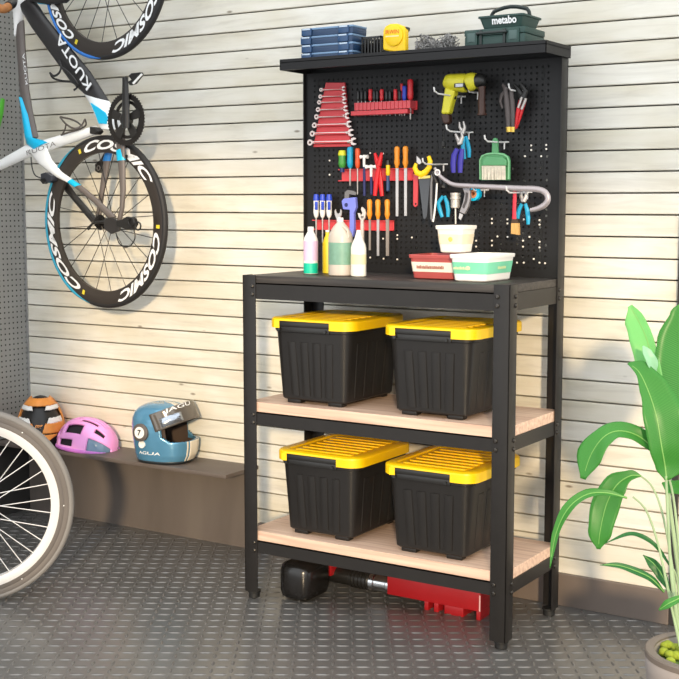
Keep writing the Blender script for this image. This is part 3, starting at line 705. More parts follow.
# drill
Yl = YP-.062
t = thing('power_drill', 'yellow corded power drill with dark front grip on the pegboard', 'drill', at(*D1(80, 310), Yl))
def sweep(px, rpx, Y, hm, nm, par, flat=1, n=14):
    m = MB(); pts = [at(*p_, Y) for p_ in px]; m.tube(pts, [r*mpp(pts[0]) for r in rpx], n, nrm=(0, 1, 0), flat=flat); return part(nm, m, hm, par, angle=50)
bd = sweep([D1(74, 100), D1(78, 102), D1(100, 106), D1(160, 111), D1(178, 111)], [5, 6.6, 8, 9.4, 9.2], Yl, TYEL, 'motor_housing', t, .85)
sweep([D1(183, 110), D1(188, 108), D1(212, 103), D1(226, 102)], [8.6, 9.2, 9, 7.5], Yl, TYEL, 'gear_housing', t, .85)
sweep([D1(178, 111), D1(184, 110)], [8, 8], Yl, BLACKP, 'seam', t, .85)
sweep([D1(226, 101), D1(240, 99), D1(256, 98), D1(268, 97)], [6.5, 7, 6.5, 4], Yl, BLACKP, 'chuck', t)
gp = MB(); gp.poly([D1(*q_) for q_ in ((70, 130), (122, 150), (114, 175), (104, 205), (90, 262), (50, 262), (60, 200))], Yl-.014, .028); part('pistol_grip', gp, TYEL, t, smooth=False, bev=.006)
gp = MB(); gp.poly([D1(*q_) for q_ in ((52, 262), (90, 262), (92, 300), (80, 312), (62, 306), (55, 285))], Yl-.012, .024); part('grip_foot', gp, BROWNP, t, smooth=False, bev=.004)
gp = MB(); gp.poly([D1(*q_) for q_ in ((112, 172), (122, 160), (120, 185), (108, 200))], Yl-.006, .012); part('trigger', gp, BLACKP, t, smooth=False, bev=.002)
sweep([D1(250, 130), D1(252, 150), D1(250, 200), D1(252, 255), D1(252, 268)], [4, 3.4, 3.6, 3.8, 5.5], Yl-.01, BROWNP, 'side_handle', t)
m = MB(); m.box(at(*D1(116, 134), Yl-.0265), at(*D1(166, 111), Yl-.0265)+Vector((0, .004, 0)), .001); pl = part('name_plate', m, BLACKP, t)
m = MB(); m.box(at(*D1(123, 131), Yl-.0275), at(*D1(159, 114), Yl-.0275)+Vector((0, .002, 0)), .0005); part('plate_label', m, mat('label_grey', (198, 200, 206), .4), pl)
m = MB(); m.tube([at(*D1(72, 308), Yl), at(*D1(70, 330), Yl), at(*D1(66, 360), Yl), at(*D1(65, 392), Yl)], .0022, 6); m.lathe([(.004, 0), (.0075, .006), (.0075, .016), (.006, .018)], at(*D1(65, 392), Yl), (0, 0, -1), 10); part('cord', m, RUBBER, t)
m = MB()
for dx in (-.0035, .0035): m.cyl(at(*D1(65, 410), Yl)+Vector((dx, 0, 0)), at(*D1(65, 424), Yl)+Vector((dx, 0, 0)), .0013, None, 6)
part('plug_pins', m, SILVER, t)

# locking pliers and nippers
pliers([[D1(366, 140), D1(372, 200), D1(378, 270), D1(380, 325)], [D1(392, 140), D1(398, 200), D1(400, 270), D1(400, 325)]], [[D1(372, 150), D1(350, 170), D1(342, 200), D1(352, 235)], [D1(372, 150), D1(360, 130), D1(352, 118)]], YP-.05, [mat('dark_pewter', (86, 78, 76), .45, .3)], mat('dark_pewter', (86, 78, 76)), 'dark pewter locking pliers with brass coloured tips', hr=.0078, jr=.006, piv=D1(372, 140), tips=BRASS)
t = pliers([[D1(438, 195), D1(428, 240), D1(418, 290), D1(410, 335)], [D1(462, 195), D1(446, 240), D1(430, 290), D1(416, 330)]], [[D1(450, 180), D1(425, 140), D1(405, 120)], [D1(450, 180), D1(465, 150), D1(440, 115)]], YP-.035, [REDT], BLACKP, 'black headed nippers with red handles beside the locking pliers', hr=.0058, jr=.008, piv=D1(450, 175))
for (a_, b_) in ((D1(446, 180), D1(428, 232)), (D1(466, 186), D1(444, 240))):
    m = MB(); m.cyl(at(*a_, YP-.042), at(*b_, YP-.042), .0042, .004, 8); part('shank', m, SILVER, t)
# pliers on the hook
Yh = YP-.08
pliers([[E1(214, 175), E1(200, 205), E1(196, 240), E1(197, 284)], [E1(236, 175), E1(232, 205), E1(228, 240), E1(227, 284)]], [[E1(226, 150), E1(212, 120), E1(206, 108)], [E1(226, 150), E1(238, 120), E1(234, 108)]], Yh-.012, [mat('violet_blue', (52, 44, 150), .35)], SILVER, 'long pliers with violet-blue grips on the wire hook', hr=.0085, jr=.006, piv=E1(226, 150))
pliers([[E1(244, 120), E1(240, 160), E1(243, 195), E1(247, 222)], [E1(252, 120), E1(262, 150), E1(268, 185), E1(268, 215)]], [[E1(240, 100), E1(226, 78), E1(224, 55)], [E1(240, 100), E1(248, 78), E1(242, 52)]], Yh+.02, [CYAN], SILVER, 'shorter pliers with cyan grips on the wire hook beside the violet pair', hr=.0062, jr=.005, piv=E1(240, 105))
# dustpan with brush
Yb2 = YP-.055
t = thing('dustpan', 'small green dustpan with a handle, hanging on a wire hook', 'dustpan', at(*E1(383, 320), Yb2))
body = [(316, 318), (314, 225), (322, 205), (345, 195), (366, 192), (400, 192), (424, 197), (444, 210), (450, 232), (449, 318)]
m = MB(); m.poly([E1(*q_) for q_ in body], Yb2, .012); part('pan', m, GREEN, t, smooth=False, bev=.003)
m = MB(); m.poly([E1(*q_) for q_ in ((368, 196), (370, 140), (376, 126), (390, 126), (396, 140), (398, 196))], Yb2, .010); part('handle', m, GREEN, t, smooth=False, bev=.003)
rim = [E1(*q_) for q_ in ((318, 314), (317, 228), (325, 210), (346, 200), (383, 197), (422, 201), (441, 213), (447, 234), (446, 314))]
m = MB(); m.tube([at(*q_, Yb2-.001) for q_ in rim], .0028, 8); part('rim', m, mat('pale_green', (120, 180, 132), .4), t)
t2 = thing('hand_brush', 'hand brush with pale bristles nested in the green dustpan', 'brush', at(*E1(378, 316), Yb2-.008))
m = MB(); rb = random.Random(2)
for k in range(30):
    for l in range(2):
        x = lerp(324, 432, (k+.5)/30); P = at(*E1(x, 252), Yb2-.005-l*.005); Q = at(*E1(x+rb.uniform(-1.5, 1.5), 316), Yb2-.006-l*.005); m.tube([P, Q], .0010, 4)
part('bristles', m, mat('bristle', (220, 213, 198), .8, 0, .15, 80), t2, kind='stuff')
m = MB(); m.poly([E1(*q_) for q_ in ((326, 252), (328, 226), (345, 212), (420, 214), (434, 228), (434, 252))], Yb2-.013, .012); part('block', m, mat('dust_green', (84, 150, 100), .45), t2, smooth=False, bev=.003)

# hand saw, hacksaw, etc.
Yz = YP-.07
t = thing('hand_saw', 'hand saw with open yellow grip and dark tapering blade', 'saw', at(*E1(65, 495), Yz))
m = MB(); m.poly([E1(*q_) for q_ in ((38, 300), (92, 298), (76, 480), (68, 494), (60, 490))], Yz+.004, .002); part('blade', m, mat('dark_blade', (82, 84, 88), .4, .5), t, smooth=False)
gpx = [E1(*q_) for q_ in ((28, 242), (22, 262), (32, 284), (52, 292), (72, 280), (88, 258), (92, 232), (84, 210))]
m = MB(); m.tube([at(*q_, Yz) for q_ in gpx], [.005, .0075, .009, .010, .0095, .008, .0075, .006], 10, nrm=(0, 1, 0), flat=.8); part('grip', m, YEL, t)
m = MB(); m.poly([E1(*q_) for q_ in ((30, 236), (30, 208), (48, 226), (52, 240), (40, 246))], Yz-.004, .008); part('heel', m, SILVER, t, smooth=False)
m = MB(); m.poly([E1(*q_) for q_ in ((38, 300), (90, 296), (90, 308), (38, 312))], Yz-.002, .010); part('collar', m, mat('pale_yellow', (220, 206, 120), .5), t, smooth=False)
t = thing('hacksaw', 'grey hacksaw frame with white blade edge beside the yellow saw', 'hacksaw', at(*E1(105, 510), Yz))
m = MB(); m.tube([at(*E1(*q_), Yz) for q_ in ((104, 505), (97, 490), (95, 420), (97, 330), (103, 285), (115, 280))], .0042, 8, nrm=(0, 1, 0), flat=.7); part('frame', m, GREYM, t)
m = MB(); m.tube([at(*E1(*q_), Yz-.002) for q_ in ((122, 330), (118, 400), (110, 470), (104, 506))], .0030, 6, nrm=(0, 1, 0), flat=.6); part('blade', m, WHITE, t)
m = MB(); m.tube([at(*E1(*q_), Yz-.001) for q_ in ((104, 282), (112, 305), (122, 332))], .006, 8); part('handle', m, BLACKP, t)
pliers([[E1(150, 390), E1(128, 420), E1(136, 455), E1(146, 485)], [E1(156, 390), E1(168, 420), E1(173, 455), E1(172, 484)]], [[E1(150, 350), E1(138, 320), E1(128, 296)], [E1(152, 350), E1(158, 322), E1(150, 300)]], Yz+.016, [CYAN], BLACKP, 'black jawed pliers with cyan handles left of the grey scraper', hr=.0065, jr=.009, piv=E1(151, 345))
# long tubular bow saw
t = thing('bow_saw_frame', 'long grey tubular bow frame curving across the right half of the pegboard', 'saw frame', at(*E1(380, 455), YP-.06))
m = MB(); bw = [(112, 262), (128, 290), (160, 318), (200, 338), (280, 344), (400, 350), (500, 355), (570, 358), (605, 368), (622, 388), (622, 412), (606, 432), (578, 446), (545, 453)]
pts = [at(*E1(*q_), YP-.105) for q_ in bw]
sm_ = []
for i in range(len(pts)-1):
    for f in (0, .33, .66): 
        p0, p1, p2, p3 = pts[max(i-1, 0)], pts[i], pts[i+1], pts[min(i+2, len(pts)-1)]
        sm_.append(.5*((2*p1)+(p2-p0)*f+(2*p0-5*p1+4*p2-p3)*f*f+(3*p1-p0-3*p2+p3)*f**3))
sm_.append(pts[-1]); nS = len(sm_)
m.tube(sm_, [lerp(.0045, .0085, min(1, i/(nS*.5))) if i < nS*.85 else lerp(.0085, .005, (i-nS*.85)/(nS*.15)) for i in range(nS)], 12, nrm=(0, 1, 0), flat=.8)
part('tube', m, mat('rosy_grey_metal', (168, 160, 162), .35, .5), t)
m = MB(); m.torus(at(*E1(124, 283), YP-.108), (0, -1, 0), .0075, .0022, 20, 6); part('end_loop', m, WHITEM, t)
# scraper block, folding saw, tape roll
t = thing('hole_saw', 'stepped silver cylinder on a thin stem above the small white box', 'hole saw', at(*E1(208, 515), Yz))
P = at(*E1(206, 375), Yz); Q = at(*E1(206, 444), Yz); R_ = at(*E1(207, 516), Yz); k = mpp(P)*.2209
h_ = (P-Q).length
m = MB(); m.lathe([(24*k, 0), (24*k, h_*.14), (22*k, h_*.16), (22*k, h_*.26), (24*k, h_*.28), (24*k, h_*.42), (21*k, h_*.45), (21*k, h_*.96), (19*k, h_)], P, (0, 0, -1), 20); part('cup', m, mat('champagne_metal', (202, 194, 184), .35, .5), t)
m = MB(); m.cyl(Q, R_, .0032, .003, 8); part('stem', m, SILVER, t)
t = thing('folding_saw', 'grey slotted folding handle hanging under the tubular frame', 'folding saw', at(*E1(226, 495), Yz))
m = MB(); m.poly([E1(*q_) for q_ in ((232, 342), (268, 350), (272, 400), (262, 440), (246, 472), (222, 462), (238, 420), (246, 380))], Yz-.012, .012); part('handle', m, mat('light_grey_metal', (150, 146, 148), .4, .4), t, smooth=False, bev=.002)
m = MB(); m.poly([E1(*q_) for q_ in ((252, 372), (262, 376), (258, 412), (244, 446), (236, 440), (248, 410))], Yz-.0135, .003); part('grip_slot', m, mat('slot_dark', (70, 66, 68), .6), t, smooth=False)
m = MB(); m.poly([E1(*q_) for q_ in ((224, 466), (240, 474), (230, 498), (220, 490))], Yz-.008, .004); part('tip', m, SILVER, t, smooth=False)
t = thing('tape_roll', 'cyan tape roll with orange core hanging behind the folding saw', 'tape roll', at(*E1(293, 412), YP-.05))
c = at(*E1(291, 380), YP-.05); k = mpp(c)*.2209
m = MB(); m.ring(c, (0, -1, 0), [(19*k, -.009), (31*k, -.009), (31*k, .009), (19*k, .009)], 32); part('tape', m, LCYAN, t)
m = MB(); m.ring(c, (0, -1, 0), [(9*k, -.0085), (18.9*k, -.0085), (18.9*k, .0085), (9*k, .0085)], 28); part('core', m, mat('orange_core', (214, 140, 92), .6), t)
# paint brush
Yk = YP-.085
t = thing('paint_brush', 'paint brush with long red handle hanging bristles down', 'paint brush', at(*E1(473, 565), Yk))
m = MB(); m.tube([at(*E1(*q_), Yk) for q_ in ((474, 350), (474, 400), (472, 450), (472, 494))], [.0045, .006, .0055, .0065], 10, nrm=(0, 1, 0), flat=.6); part('handle', m, mat('brush_red', (206, 44, 62), .35), t)
m = MB(); m.poly([E1(*q_) for q_ in ((458, 512), (461, 494), (486, 494), (490, 512))], Yk-.006, .012); part('ferrule', m, mat('ferrule_dark', (70, 50, 34), .4, .4), t, smooth=False)
m = MB(); m.poly([E1(*q_) for q_ in ((457, 512), (490, 512), (492, 566), (456, 560))], Yk-.006, .012); part('bristles', m, mat('golden_bristle', (196, 152, 88), .6, 0, .25, 120, (6, 6, .3)), t, smooth=False, bev=.001)
pliers([[E1(506, 425), E1(494, 450), E1(488, 475), E1(488, 492)], [E1(522, 425), E1(531, 455), E1(535, 490), E1(535, 518)]], [[E1(514, 412), E1(503, 390), E1(505, 370)], [E1(514, 412), E1(526, 390), E1(524, 368)]], Yk+.02, [CYAN], SILVER, 'silver pliers with cyan handles beside the red paint brush', hr=.0062, jr=.006, piv=E1(514, 408))

# ------------------------------------------------------------------ on the worktop: bottles and boxes
def bottle(name, cat, label, u, vb, prof, Y, mats_, bands=None, cap=None, cap_prof=None, ell=1):
    P = Vector((atz(u, vb, H).x, Y, H)); P.x = hit(u, vb-8, 1, Y).x
    t = thing(name, label, cat, P)
    k = mpp(P)
    def lat(pr): 
        m = MB(); n = 26
        m.loft([[P+Vector((r*k*cos(2*pi*i/n), r*k*ell*sin(2*pi*i/n), h*k+.0003)) for i in range(n)] for r, h in pr]); return m
    part('body', lat(prof), mats_, t)
    for (h0, h1, mt) in bands or []:
        def rad(h):
            for (r0, a0), (r1, a1) in zip(prof, prof[1:]):
                if a0 <= h <= a1 and a1 > a0: return lerp(r0, r1, (h-a0)/(a1-a0))
            return prof[0][0]
        hs = [h0]+[h for r, h in prof if h0 < h < h1]+[h1]
        m = MB(); n = 26
        def rg(r, h): return [P+Vector((r*k*cos(2*pi*i/n), r*k*ell*sin(2*pi*i/n), h*k+.0003)) for i in range(n)]
        m.loft([rg(rad(h)+.12, h) for h in hs]+[rg(rad(h)-.05, h) for h in hs[::-1]], closed=True); part('label', m, mt, t)
    if cap: part('cap', lat(cap_prof), cap, t)
    return t
bottle('bottle', 'bottle', 'white bottle with pink and teal bands at the left of the worktop', 310.8, 274, [(6.4, 0), (7.2, .6), (7.2, 33), (6.6, 36), (4, 40.5), (3.2, 42)], .145, WHITE,
       [(.8, 11, mat('teal_label', (16, 196, 160), .4)), (13.5, 33, mat('pink_label', (226, 196, 224), .4))], WHITE, [(3.2, 42), (3.2, 46), (2.8, 47)])
t = bottle('jug', 'jug', 'large translucent jug with green liquid and white cap on the worktop', 340.5, 276, [(11.5, 0), (12.6, .8), (12.6, 38), (11.6, 42), (8, 48), (4.5, 52), (3, 53.5)], .127, mat('translucent_plastic', (196, 186, 174), .35, 0, .04),
       [(11, 33, mat('green_liquid_label', (120, 160, 140), .4, 0, .08, 60))], WHITE, [(3.1, 53.5), (3.1, 57), (2.8, 57.5)], ell=.85)
k_ = mpp(Vector((.26, .127, H))); P_ = Vector(W[t])
m = MB(); m.tube([P_+Vector((6*k_, -.012, 49*k_)), P_+Vector((11*k_, -.012, 45*k_)), P_+Vector((11.6*k_, -.010, 38*k_))], .004, 8); part('handle', m, MATS['translucent_plastic'], t)
t = bottle('spray_bottle', 'bottle', 'cream white bottle with yellowish label right of the jug', 358.5, 276, [(7.6, 0), (8.2, .6), (8.2, 28), (7.2, 32), (4.2, 38), (2.4, 44), (2, 46)], .12, mat('cream_white', (236, 232, 222), .4, 0, .02), [(12, 22, mat('yellowish_label', (226, 218, 176), .5, 0, .05))], None, None, .8)
bottle('bottle', 'bottle', 'yellow bottle half hidden behind the jug', 327.5, 273, [(4.6, 0), (5, .5), (5, 30), (3.4, 35), (2, 38), (2, 41)], .205, mat('yellow_bottle', (232, 204, 44), .4), None, WHITE, [(2.1, 41), (2.1, 43)])
G1 = lambda x, y: (395+x*.19146, 215+y*.19146)
def tub(x0, x1, y0, y1, z0, z1, mm, label, band, marks, mb_=None):
    t = thing('storage_tub', label, 'tub', ((x0+x1)/2, (y0+y1)/2, z0))
    cx, cy, hx, hy = (x0+x1)/2, (y0+y1)/2, (x1-x0)/2, (y1-y0)/2; q_ = .012
    def sec(s, g=0, r=.012): return rrect(cx, cy, lerp(hx-q_, hx-.003, s)+g, lerp(hy-q_, hy-.003, s)+g, r, lerp(z0, z1, s))
    m = MB(); m.loft([sec(0, -.003), sec(.04), sec(.86), sec(.86, .003), sec(.97, .003), sec(1, .0015), sec(1, -.004), sec(.1, -.004)])
    part('body', m, mm, t)
    m = MB(); m.loft([sec(band[0], .0006), sec(band[1], .0006), sec(band[1], -.0005), sec(band[0], -.0005)], closed=True); part('label_band', m, band[2], t)
    m = MB()
    for (face, f, w_, hh_, kind) in marks:
        s = (band[0]+band[1])/2; zc = lerp(z0, z1, s)
        if face == 'f': P = Vector((cx+f*hx, cy-lerp(hy-q_, hy-.003, s)-.0012, zc)); xv = Vector((1, 0, 0)); nn = Vector((0, -1, 0))
        else: P = Vector((cx+lerp(hx-q_, hx-.003, s)+.0012, cy+f*hy, zc)); xv = Vector((0, 1, 0)); nn = Vector((1, 0, 0))
        if kind == 'dot': m.lathe([(hh_, 0), (hh_*.8, .0006)], P, nn, 12)
        else:
            rb = random.Random(int(f*100)+9); x = -w_/2
            while x < w_/2:
                a = rb.uniform(.003, .005); h_ = hh_*rb.uniform(.7, 1)
                A_ = P+xv*x+Vector((0, 0, -hh_/2)); m.add([A_, A_+xv*a*.75, A_+xv*a*.75+Vector((0, 0, h_)), A_+Vector((0, 0, h_))], [[0, 1, 2, 3]]); x += a
    if m.v: part('print', m, mb_, t, smooth=False)
    return t
zt_ = at(*G1(465, 210), .063).z
wg = tub(.650, .770, .060, .245, H, zt_, WHITE, 'white tub with green band at the front of the worktop', (.28, .72, mat('green_band', (122, 208, 170), .45, 0, .12, 10)), [('f', -.35, .05, .008, 't'), ('r', .1, .05, .008, 't'), ('f', -.05, .0, .006, 'dot')], mat('pale_yellow_print', (214, 226, 170), .5))
zr_ = at(*G1(150, 208), .10).z
tub(.500, .655, .100, .235, H, zr_, mat('brick_red_plastic', (176, 78, 74), .45), 'brick red tub with cream label band left of the white and green tub', (.3, .7, mat('cream_band', (238, 226, 208), .5)), [('f', -.1, .085, .010, 't')], mat('brown_print', (150, 74, 58), .5))
zb_ = max(zt_, zr_)+.0005; 
bx0, bx1 = at(*G1(222, 190), .13).x, at(*G1(420, 190), .13).x
zz = at(*G1(300, 55), .13).z
tub(bx0-.010, bx1-.038, .125, .225, zb_, zz, mat('ivory_plastic', (240, 234, 222), .45, 0, .02), 'small ivory tub stacked on top of the two larger tubs', (.32, .68, mat('beige_band', (238, 222, 190), .5, 0, .05)), [('f', .1, 0, .007, 'dot')], mat('olive_print', (200, 190, 96), .5))

# ------------------------------------------------------------------ red tool under the bench
t = thing('shop_tool', 'long red tool with rounded black end and chrome collar lying under the workbench', 'tool', (.45, .21, 0))
yF = .19; xR = at(480.5, 600, yF).x; xL = at(387, 585, yF).x
m = MB(); m.box((xL, yF, .026), (xR, yF+.085, .098), .003); part('housing', m, DRED, t, 'red housing')
for (a_, b_) in ((424, 428), (433.5, 438), (444, 463), (476, 480)):
    x0, x1 = at(a_, 605, yF).x, at(b_, 605, yF).x
    m = MB(); m.box((x0, yF+.002, 0), (x1, yF+.080, .027), .001); part('foot_rib', m, DRED, t)
m = MB(); m.box((xR-.004, yF-.001, .028), (xR, yF, .075)); part('edge_highlight', m, mat('pink_white', (236, 190, 190), .4), t)  # highlight along the housing edge, painted as a pale strip
m = MB(); xc0, xc1 = at(371, 583, yF+.03).x, at(388, 588, yF+.03).x; yc = yF+.035; zc = .046
m.lathe([(.028, 0), (.032, .004), (.032, .018), (.027, .021), (.027, xc1-xc0), (.031, xc1-xc0+.004), (.031, xL-xc0)], (xc0, yc, zc), (1, 0, 0), 24); part('chrome_collar', m, CHROME, t)
m = MB(); xs0 = .17; prof = [(.024, 0), (.024, .10)]
L_ = xc0-xs0; prof = [(.026, 0), (.026, L_*.5)]
for k in range(5): prof += [(.030, L_*(.52+.09*k)), (.030, L_*(.57+.09*k)), (.027, L_*(.575+.09*k)), (.027, L_*(.605+.09*k))]
m.lathe(prof+[(.023, L_)], (xs0, yc, zc), (1, 0, 0), 24); part('ribbed_tube', m, BLACKP, t)
GLB = mat('satin_black', (27, 25, 24), .22, 0, .03)
m = MB(); m.box((.088, .038, .0005), (.198, .185, .122), .030); part('end_cap', m, GLB, t, 'rounded black end', bev=0, angle=70)
m = MB(); m.box((.10, .185, .05), (.19, .245, .108), .004); part('rear_block', m, DRED, t)

# ------------------------------------------------------------------ potted plant
PC = Vector((1.518, -.401, 0)); PR = .13
t = thing('potted_plant', 'big leafy green plant in a round grey planter at the right edge', 'plant', PC)
m = MB(); m.lathe([(PR*.84, 0), (PR*.88, .004), (PR*.985, .21), (PR, .215), (PR, .247), (PR*.985, .25), (PR*.86, .25), (PR*.85, .246), (PR*.85, .228)], PC, n=64); part('planter', m, mat('planter_grey', (158, 148, 142), .55, 0, .04, 8), t)
m = MB(); m.ring(PC, (0, 0, 1), [(PR*.852, .249), (PR*.852, .253), (PR*.87, .2545), (PR*.99, .2545), (PR*1.008, .252), (PR*1.008, .241), (PR*1.0005, .2405)], 64); part('rim_band', m, mat('rim_taupe', (112, 101, 92), .5), t)
m = MB(); m.lathe([(PR*.845, .20), (PR*.845, .2295), (PR*.4, .231), (0, .232)], PC, n=40); part('moss', m, mat('moss_green', (74, 96, 30), .9, 0, .5, 90), t)
rb = random.Random(11); placed = []
MOSS = mat('moss_ball_lime', (146, 160, 42), .8, 0, .2, 160, bump=.3)
k = 0
spots = [atz(u, v, .239) for u, v in ((657.5, 641.5), (660.5, 645), (664, 652), (669.5, 646), (676, 648), (670, 655), (676.5, 655.5), (681, 650), (684, 656), (690, 652))]
while len(spots) < 20:
    a, r = rb.uniform(0, 2*pi), PR*.76*sqrt(rb.random()); P = PC+Vector((r*cos(a), r*sin(a), .239))
    if P.y < PC.y+.03 and all((P-q_).length > .019 for q_ in spots): spots.append(P)
for P in spots:
    d_ = P-PC; d_.z = 0
    if d_.length > PR*.79: P = PC+d_*(PR*.79/d_.length)+Vector((0, 0, .239))
    m = MB(); m.sph(P, (.0112, .0112, .0102), 14); solo('moss_ball', m, MOSS, 'round lime green moss ball lying in the grey planter', 'moss ball', 'moss balls in the planter')
LEAF = bpy.data.materials.new('leaf_green'); LEAF.use_nodes = True
def leafmat(nm, c, c2):
    mm = bpy.data.materials.new(nm); mm.use_nodes = True; nt = mm.node_tree; N = nt.nodes; L = nt.links; b_ = N['Principled BSDF']
    b_.inputs['Roughness'].default_value = .38; b_.inputs['Subsurface Weight'].default_value = 0
    uv = N.new('ShaderNodeAttribute'); uv.attribute_name = 'along'
    wv = N.new('ShaderNodeTexWave'); wv.inputs['Scale'].default_value = 1.0; wv.wave_type = 'BANDS'; wv.inputs['Distortion'].default_value = 1.5; wv.inputs['Detail'].default_value = 2
    cm = N.new('ShaderNodeCombineXYZ'); mu = N.new('ShaderNodeMath'); mu.operation = 'MULTIPLY'; mu.inputs[1].default_value = 9
    L.new(uv.outputs['Fac'], mu.inputs[0]); L.new(mu.outputs[0], cm.inputs[0]); L.new(cm.outputs[0], wv.inputs['Vector'])
    r = N.new('ShaderNodeValToRGB'); r.color_ramp.elements[0].color = rgb(c); r.color_ramp.elements[1].color = rgb(c2); r.color_ramp.elements[0].position = .2; r.color_ramp.elements[1].position = .9
    L.new(wv.outputs[0], r.inputs[0]); L.new(r.outputs[0], b_.inputs['Base Color'])
    tr = N.new('ShaderNodeBsdfTranslucent'); L.new(r.outputs[0], tr.inputs[0]); ms = N.new('ShaderNodeMixShader'); ms.inputs[0].default_value = .3
    L.new(b_.outputs[0], ms.inputs[1]); L.new(tr.outputs[0], ms.inputs[2]); L.new(ms.outputs[0], N['Material Output'].inputs[0]); return mm
LEAF = leafmat('leaf_green', (52, 128, 46), (76, 156, 60)); LEAFL = leafmat('leaf_pale', (110, 190, 100), (134, 208, 122)); LEAFD = leafmat('leaf_deep', (34, 104, 46), (46, 122, 56)); LEAFG = leafmat('leaf_glaucous', (150, 204, 162), (164, 214, 176))
VEIN = mat('leaf_midrib', (124, 176, 92), .45)
STEM = mat('leaf_stem', (158, 180, 138), .45, 0, .1)
def smooth_pts(P, n):
    out = []
    K = len(P)-1
    for i in range(n+1):
        s = i/n*K; j = min(int(s), K-1); f = s-j
        p0, p1, p2, p3 = P[max(j-1, 0)], P[j], P[j+1], P[min(j+2, K)]
        out.append(.5*((2*p1)+(p2-p0)*f+(2*p0-5*p1+4*p2-p3)*f*f+(3*p1-p0-3*p2+p3)*f**3))
    return out
def leaf(px, wl, wr, face, mm, fold=.25, Y0=-.4, curl=0, vein=1, rip=.03):
    """px: (u, v, dy) midrib from base to tip; wl, wr: half widths in pixels left/right of the direction of growth"""
    N_ = 26
    mid = smooth_pts([at(p_[0], p_[1], Y0+p_[2]) for p_ in px], N_)
    k = mpp(mid[N_//2]); K = 4
    def prof(w, s):
        x = s*(len(w)-1); j = min(int(x), len(w)-2); f = x-j; f = f*f*(3-2*f); return lerp(w[j], w[j+1], f)*k
    V, Fc, al = [], [], []
    F_ = Vector(face).normalized(); veinp = []
    for i, P in enumerate(mid):
        tn = (mid[min(i+1, N_)]-mid[max(i-1, 0)]).normalized()
        sd = tn.cross(F_).normalized(); nn = sd.cross(tn).normalized()
        if nn.dot(F_) < 0: nn = -nn
        s = i/N_
        veinp.append(P+nn*.0008)
        for j in range(-K, K+1):
            f = j/K; w_ = prof(wl if j < 0 else wr, s)
            lift = abs(f)*w_*fold-curl*w_*f*f+rip*w_*abs(f)*sin(s*23+j)
            V.append(P+sd*(f*w_*sqrt(max(0, 1-min(.9, fold*fold))))+nn*lift)
    n = 2*K+1
    for i in range(N_):
        for j in range(2*K):
            Fc.append([i*n+j, i*n+j+1, (i+1)*n+j+1, (i+1)*n+j])
    m = MB(); m.add(V, Fc)
    o = part('leaf', m, mm, t, angle=80)
    a = o.data.attributes.new('along', 'FLOAT', 'POINT'); a.data.foreach_set('value', [i/N_*3+abs(j)/K*.35 for i in range(N_+1) for j in range(-K, K+1)])
    so = o.modifiers.new('thickness', 'SOLIDIFY'); so.thickness = .0009; so.offset = 0
    if vein:
        m = MB(); m.tube(veinp[:-2], [lerp(.7, .25, i/N_)*k*vein for i in range(N_-1)], 6); part('midrib', m, VEIN, o)
    return o
TV = (CAM-Vector((1.4, -.4, .7))).normalized()   # a direction the broad faces look towards
# upper standing leaf
leaf([(662, 412, .02), (655, 372, .03), (647, 340, .04), (638, 320, .05), (629.5, 306, .05)], [2, 17, 17, 14, 2], [2, 7, 7, 7, 3], TV+Vector((-.2, 0, .3)), LEAFL, .22)
leaf([(656, 372, -.02), (650, 358, -.03), (643, 346, -.03)], [1, 6, 5, 1], [1, 6, 5, 1], TV+Vector((.5, 0, 0)), LEAFG, .2, vein=0)
# right broad leaf
leaf([(684, 440, .05), (689, 400, .07), (693, 360, .09), (696, 318, .10), (697, 296, .10)], [8, 32, 43, 40, 28, 3], [8, 32, 42, 38, 26, 3], TV+Vector((.3, .1, .1)), LEAF, .15)
leaf([(672, 470, .08), (676, 430, .09), (676, 400, .10), (668, 370, .10)], [2, 10, 14, 2], [2, 12, 14, 2], TV+Vector((.7, .3, 0)), LEAFD, .15, vein=0)
# big front leaf
leaf([(666.5, 480, -.05), (665, 466, -.05), (661.5, 446, -.06), (656.5, 417, -.06), (649, 393, -.05), (639, 372, -.04), (628, 363.5, -.03)], [2, 10, 13, 14, 9, 4, 1], [4, 24, 30, 28, 22, 13, 2], TV+Vector((.1, 0, .25)), LEAF, .2, vein=1.2)
# drooping leaf to the left
leaf([(660, 455, -.03), (640, 437, -.05), (620, 431, -.07), (604, 437, -.09), (591, 455, -.10), (583, 479, -.11)], [3, 7, 8, 12, 15, 3], [2, 9, 10, 11, 15, 3], TV+Vector((-.3, -.1, .55)), LEAF, .18)
# hanging broad leaf and long narrow blade below it
leaf([(641, 476, -.02), (630, 476, -.03), (616, 486, -.04), (606, 506, -.05), (600, 532, -.06), (598.5, 549, -.06)], [1, 5, 12, 14, 12, 2], [1, 6, 13, 15, 12, 2], TV+Vector((0, 0, .35)), LEAF, .15)
leaf([(627, 498, -.06), (606, 493, -.08), (586, 495, -.10), (568, 509, -.12), (556, 534, -.13), (550, 568, -.14)], [1, 3.5, 5, 6, 4, .5], [1, 4, 5.5, 6, 4, .5], TV+Vector((-.2, 0, .6)), LEAF, .35)
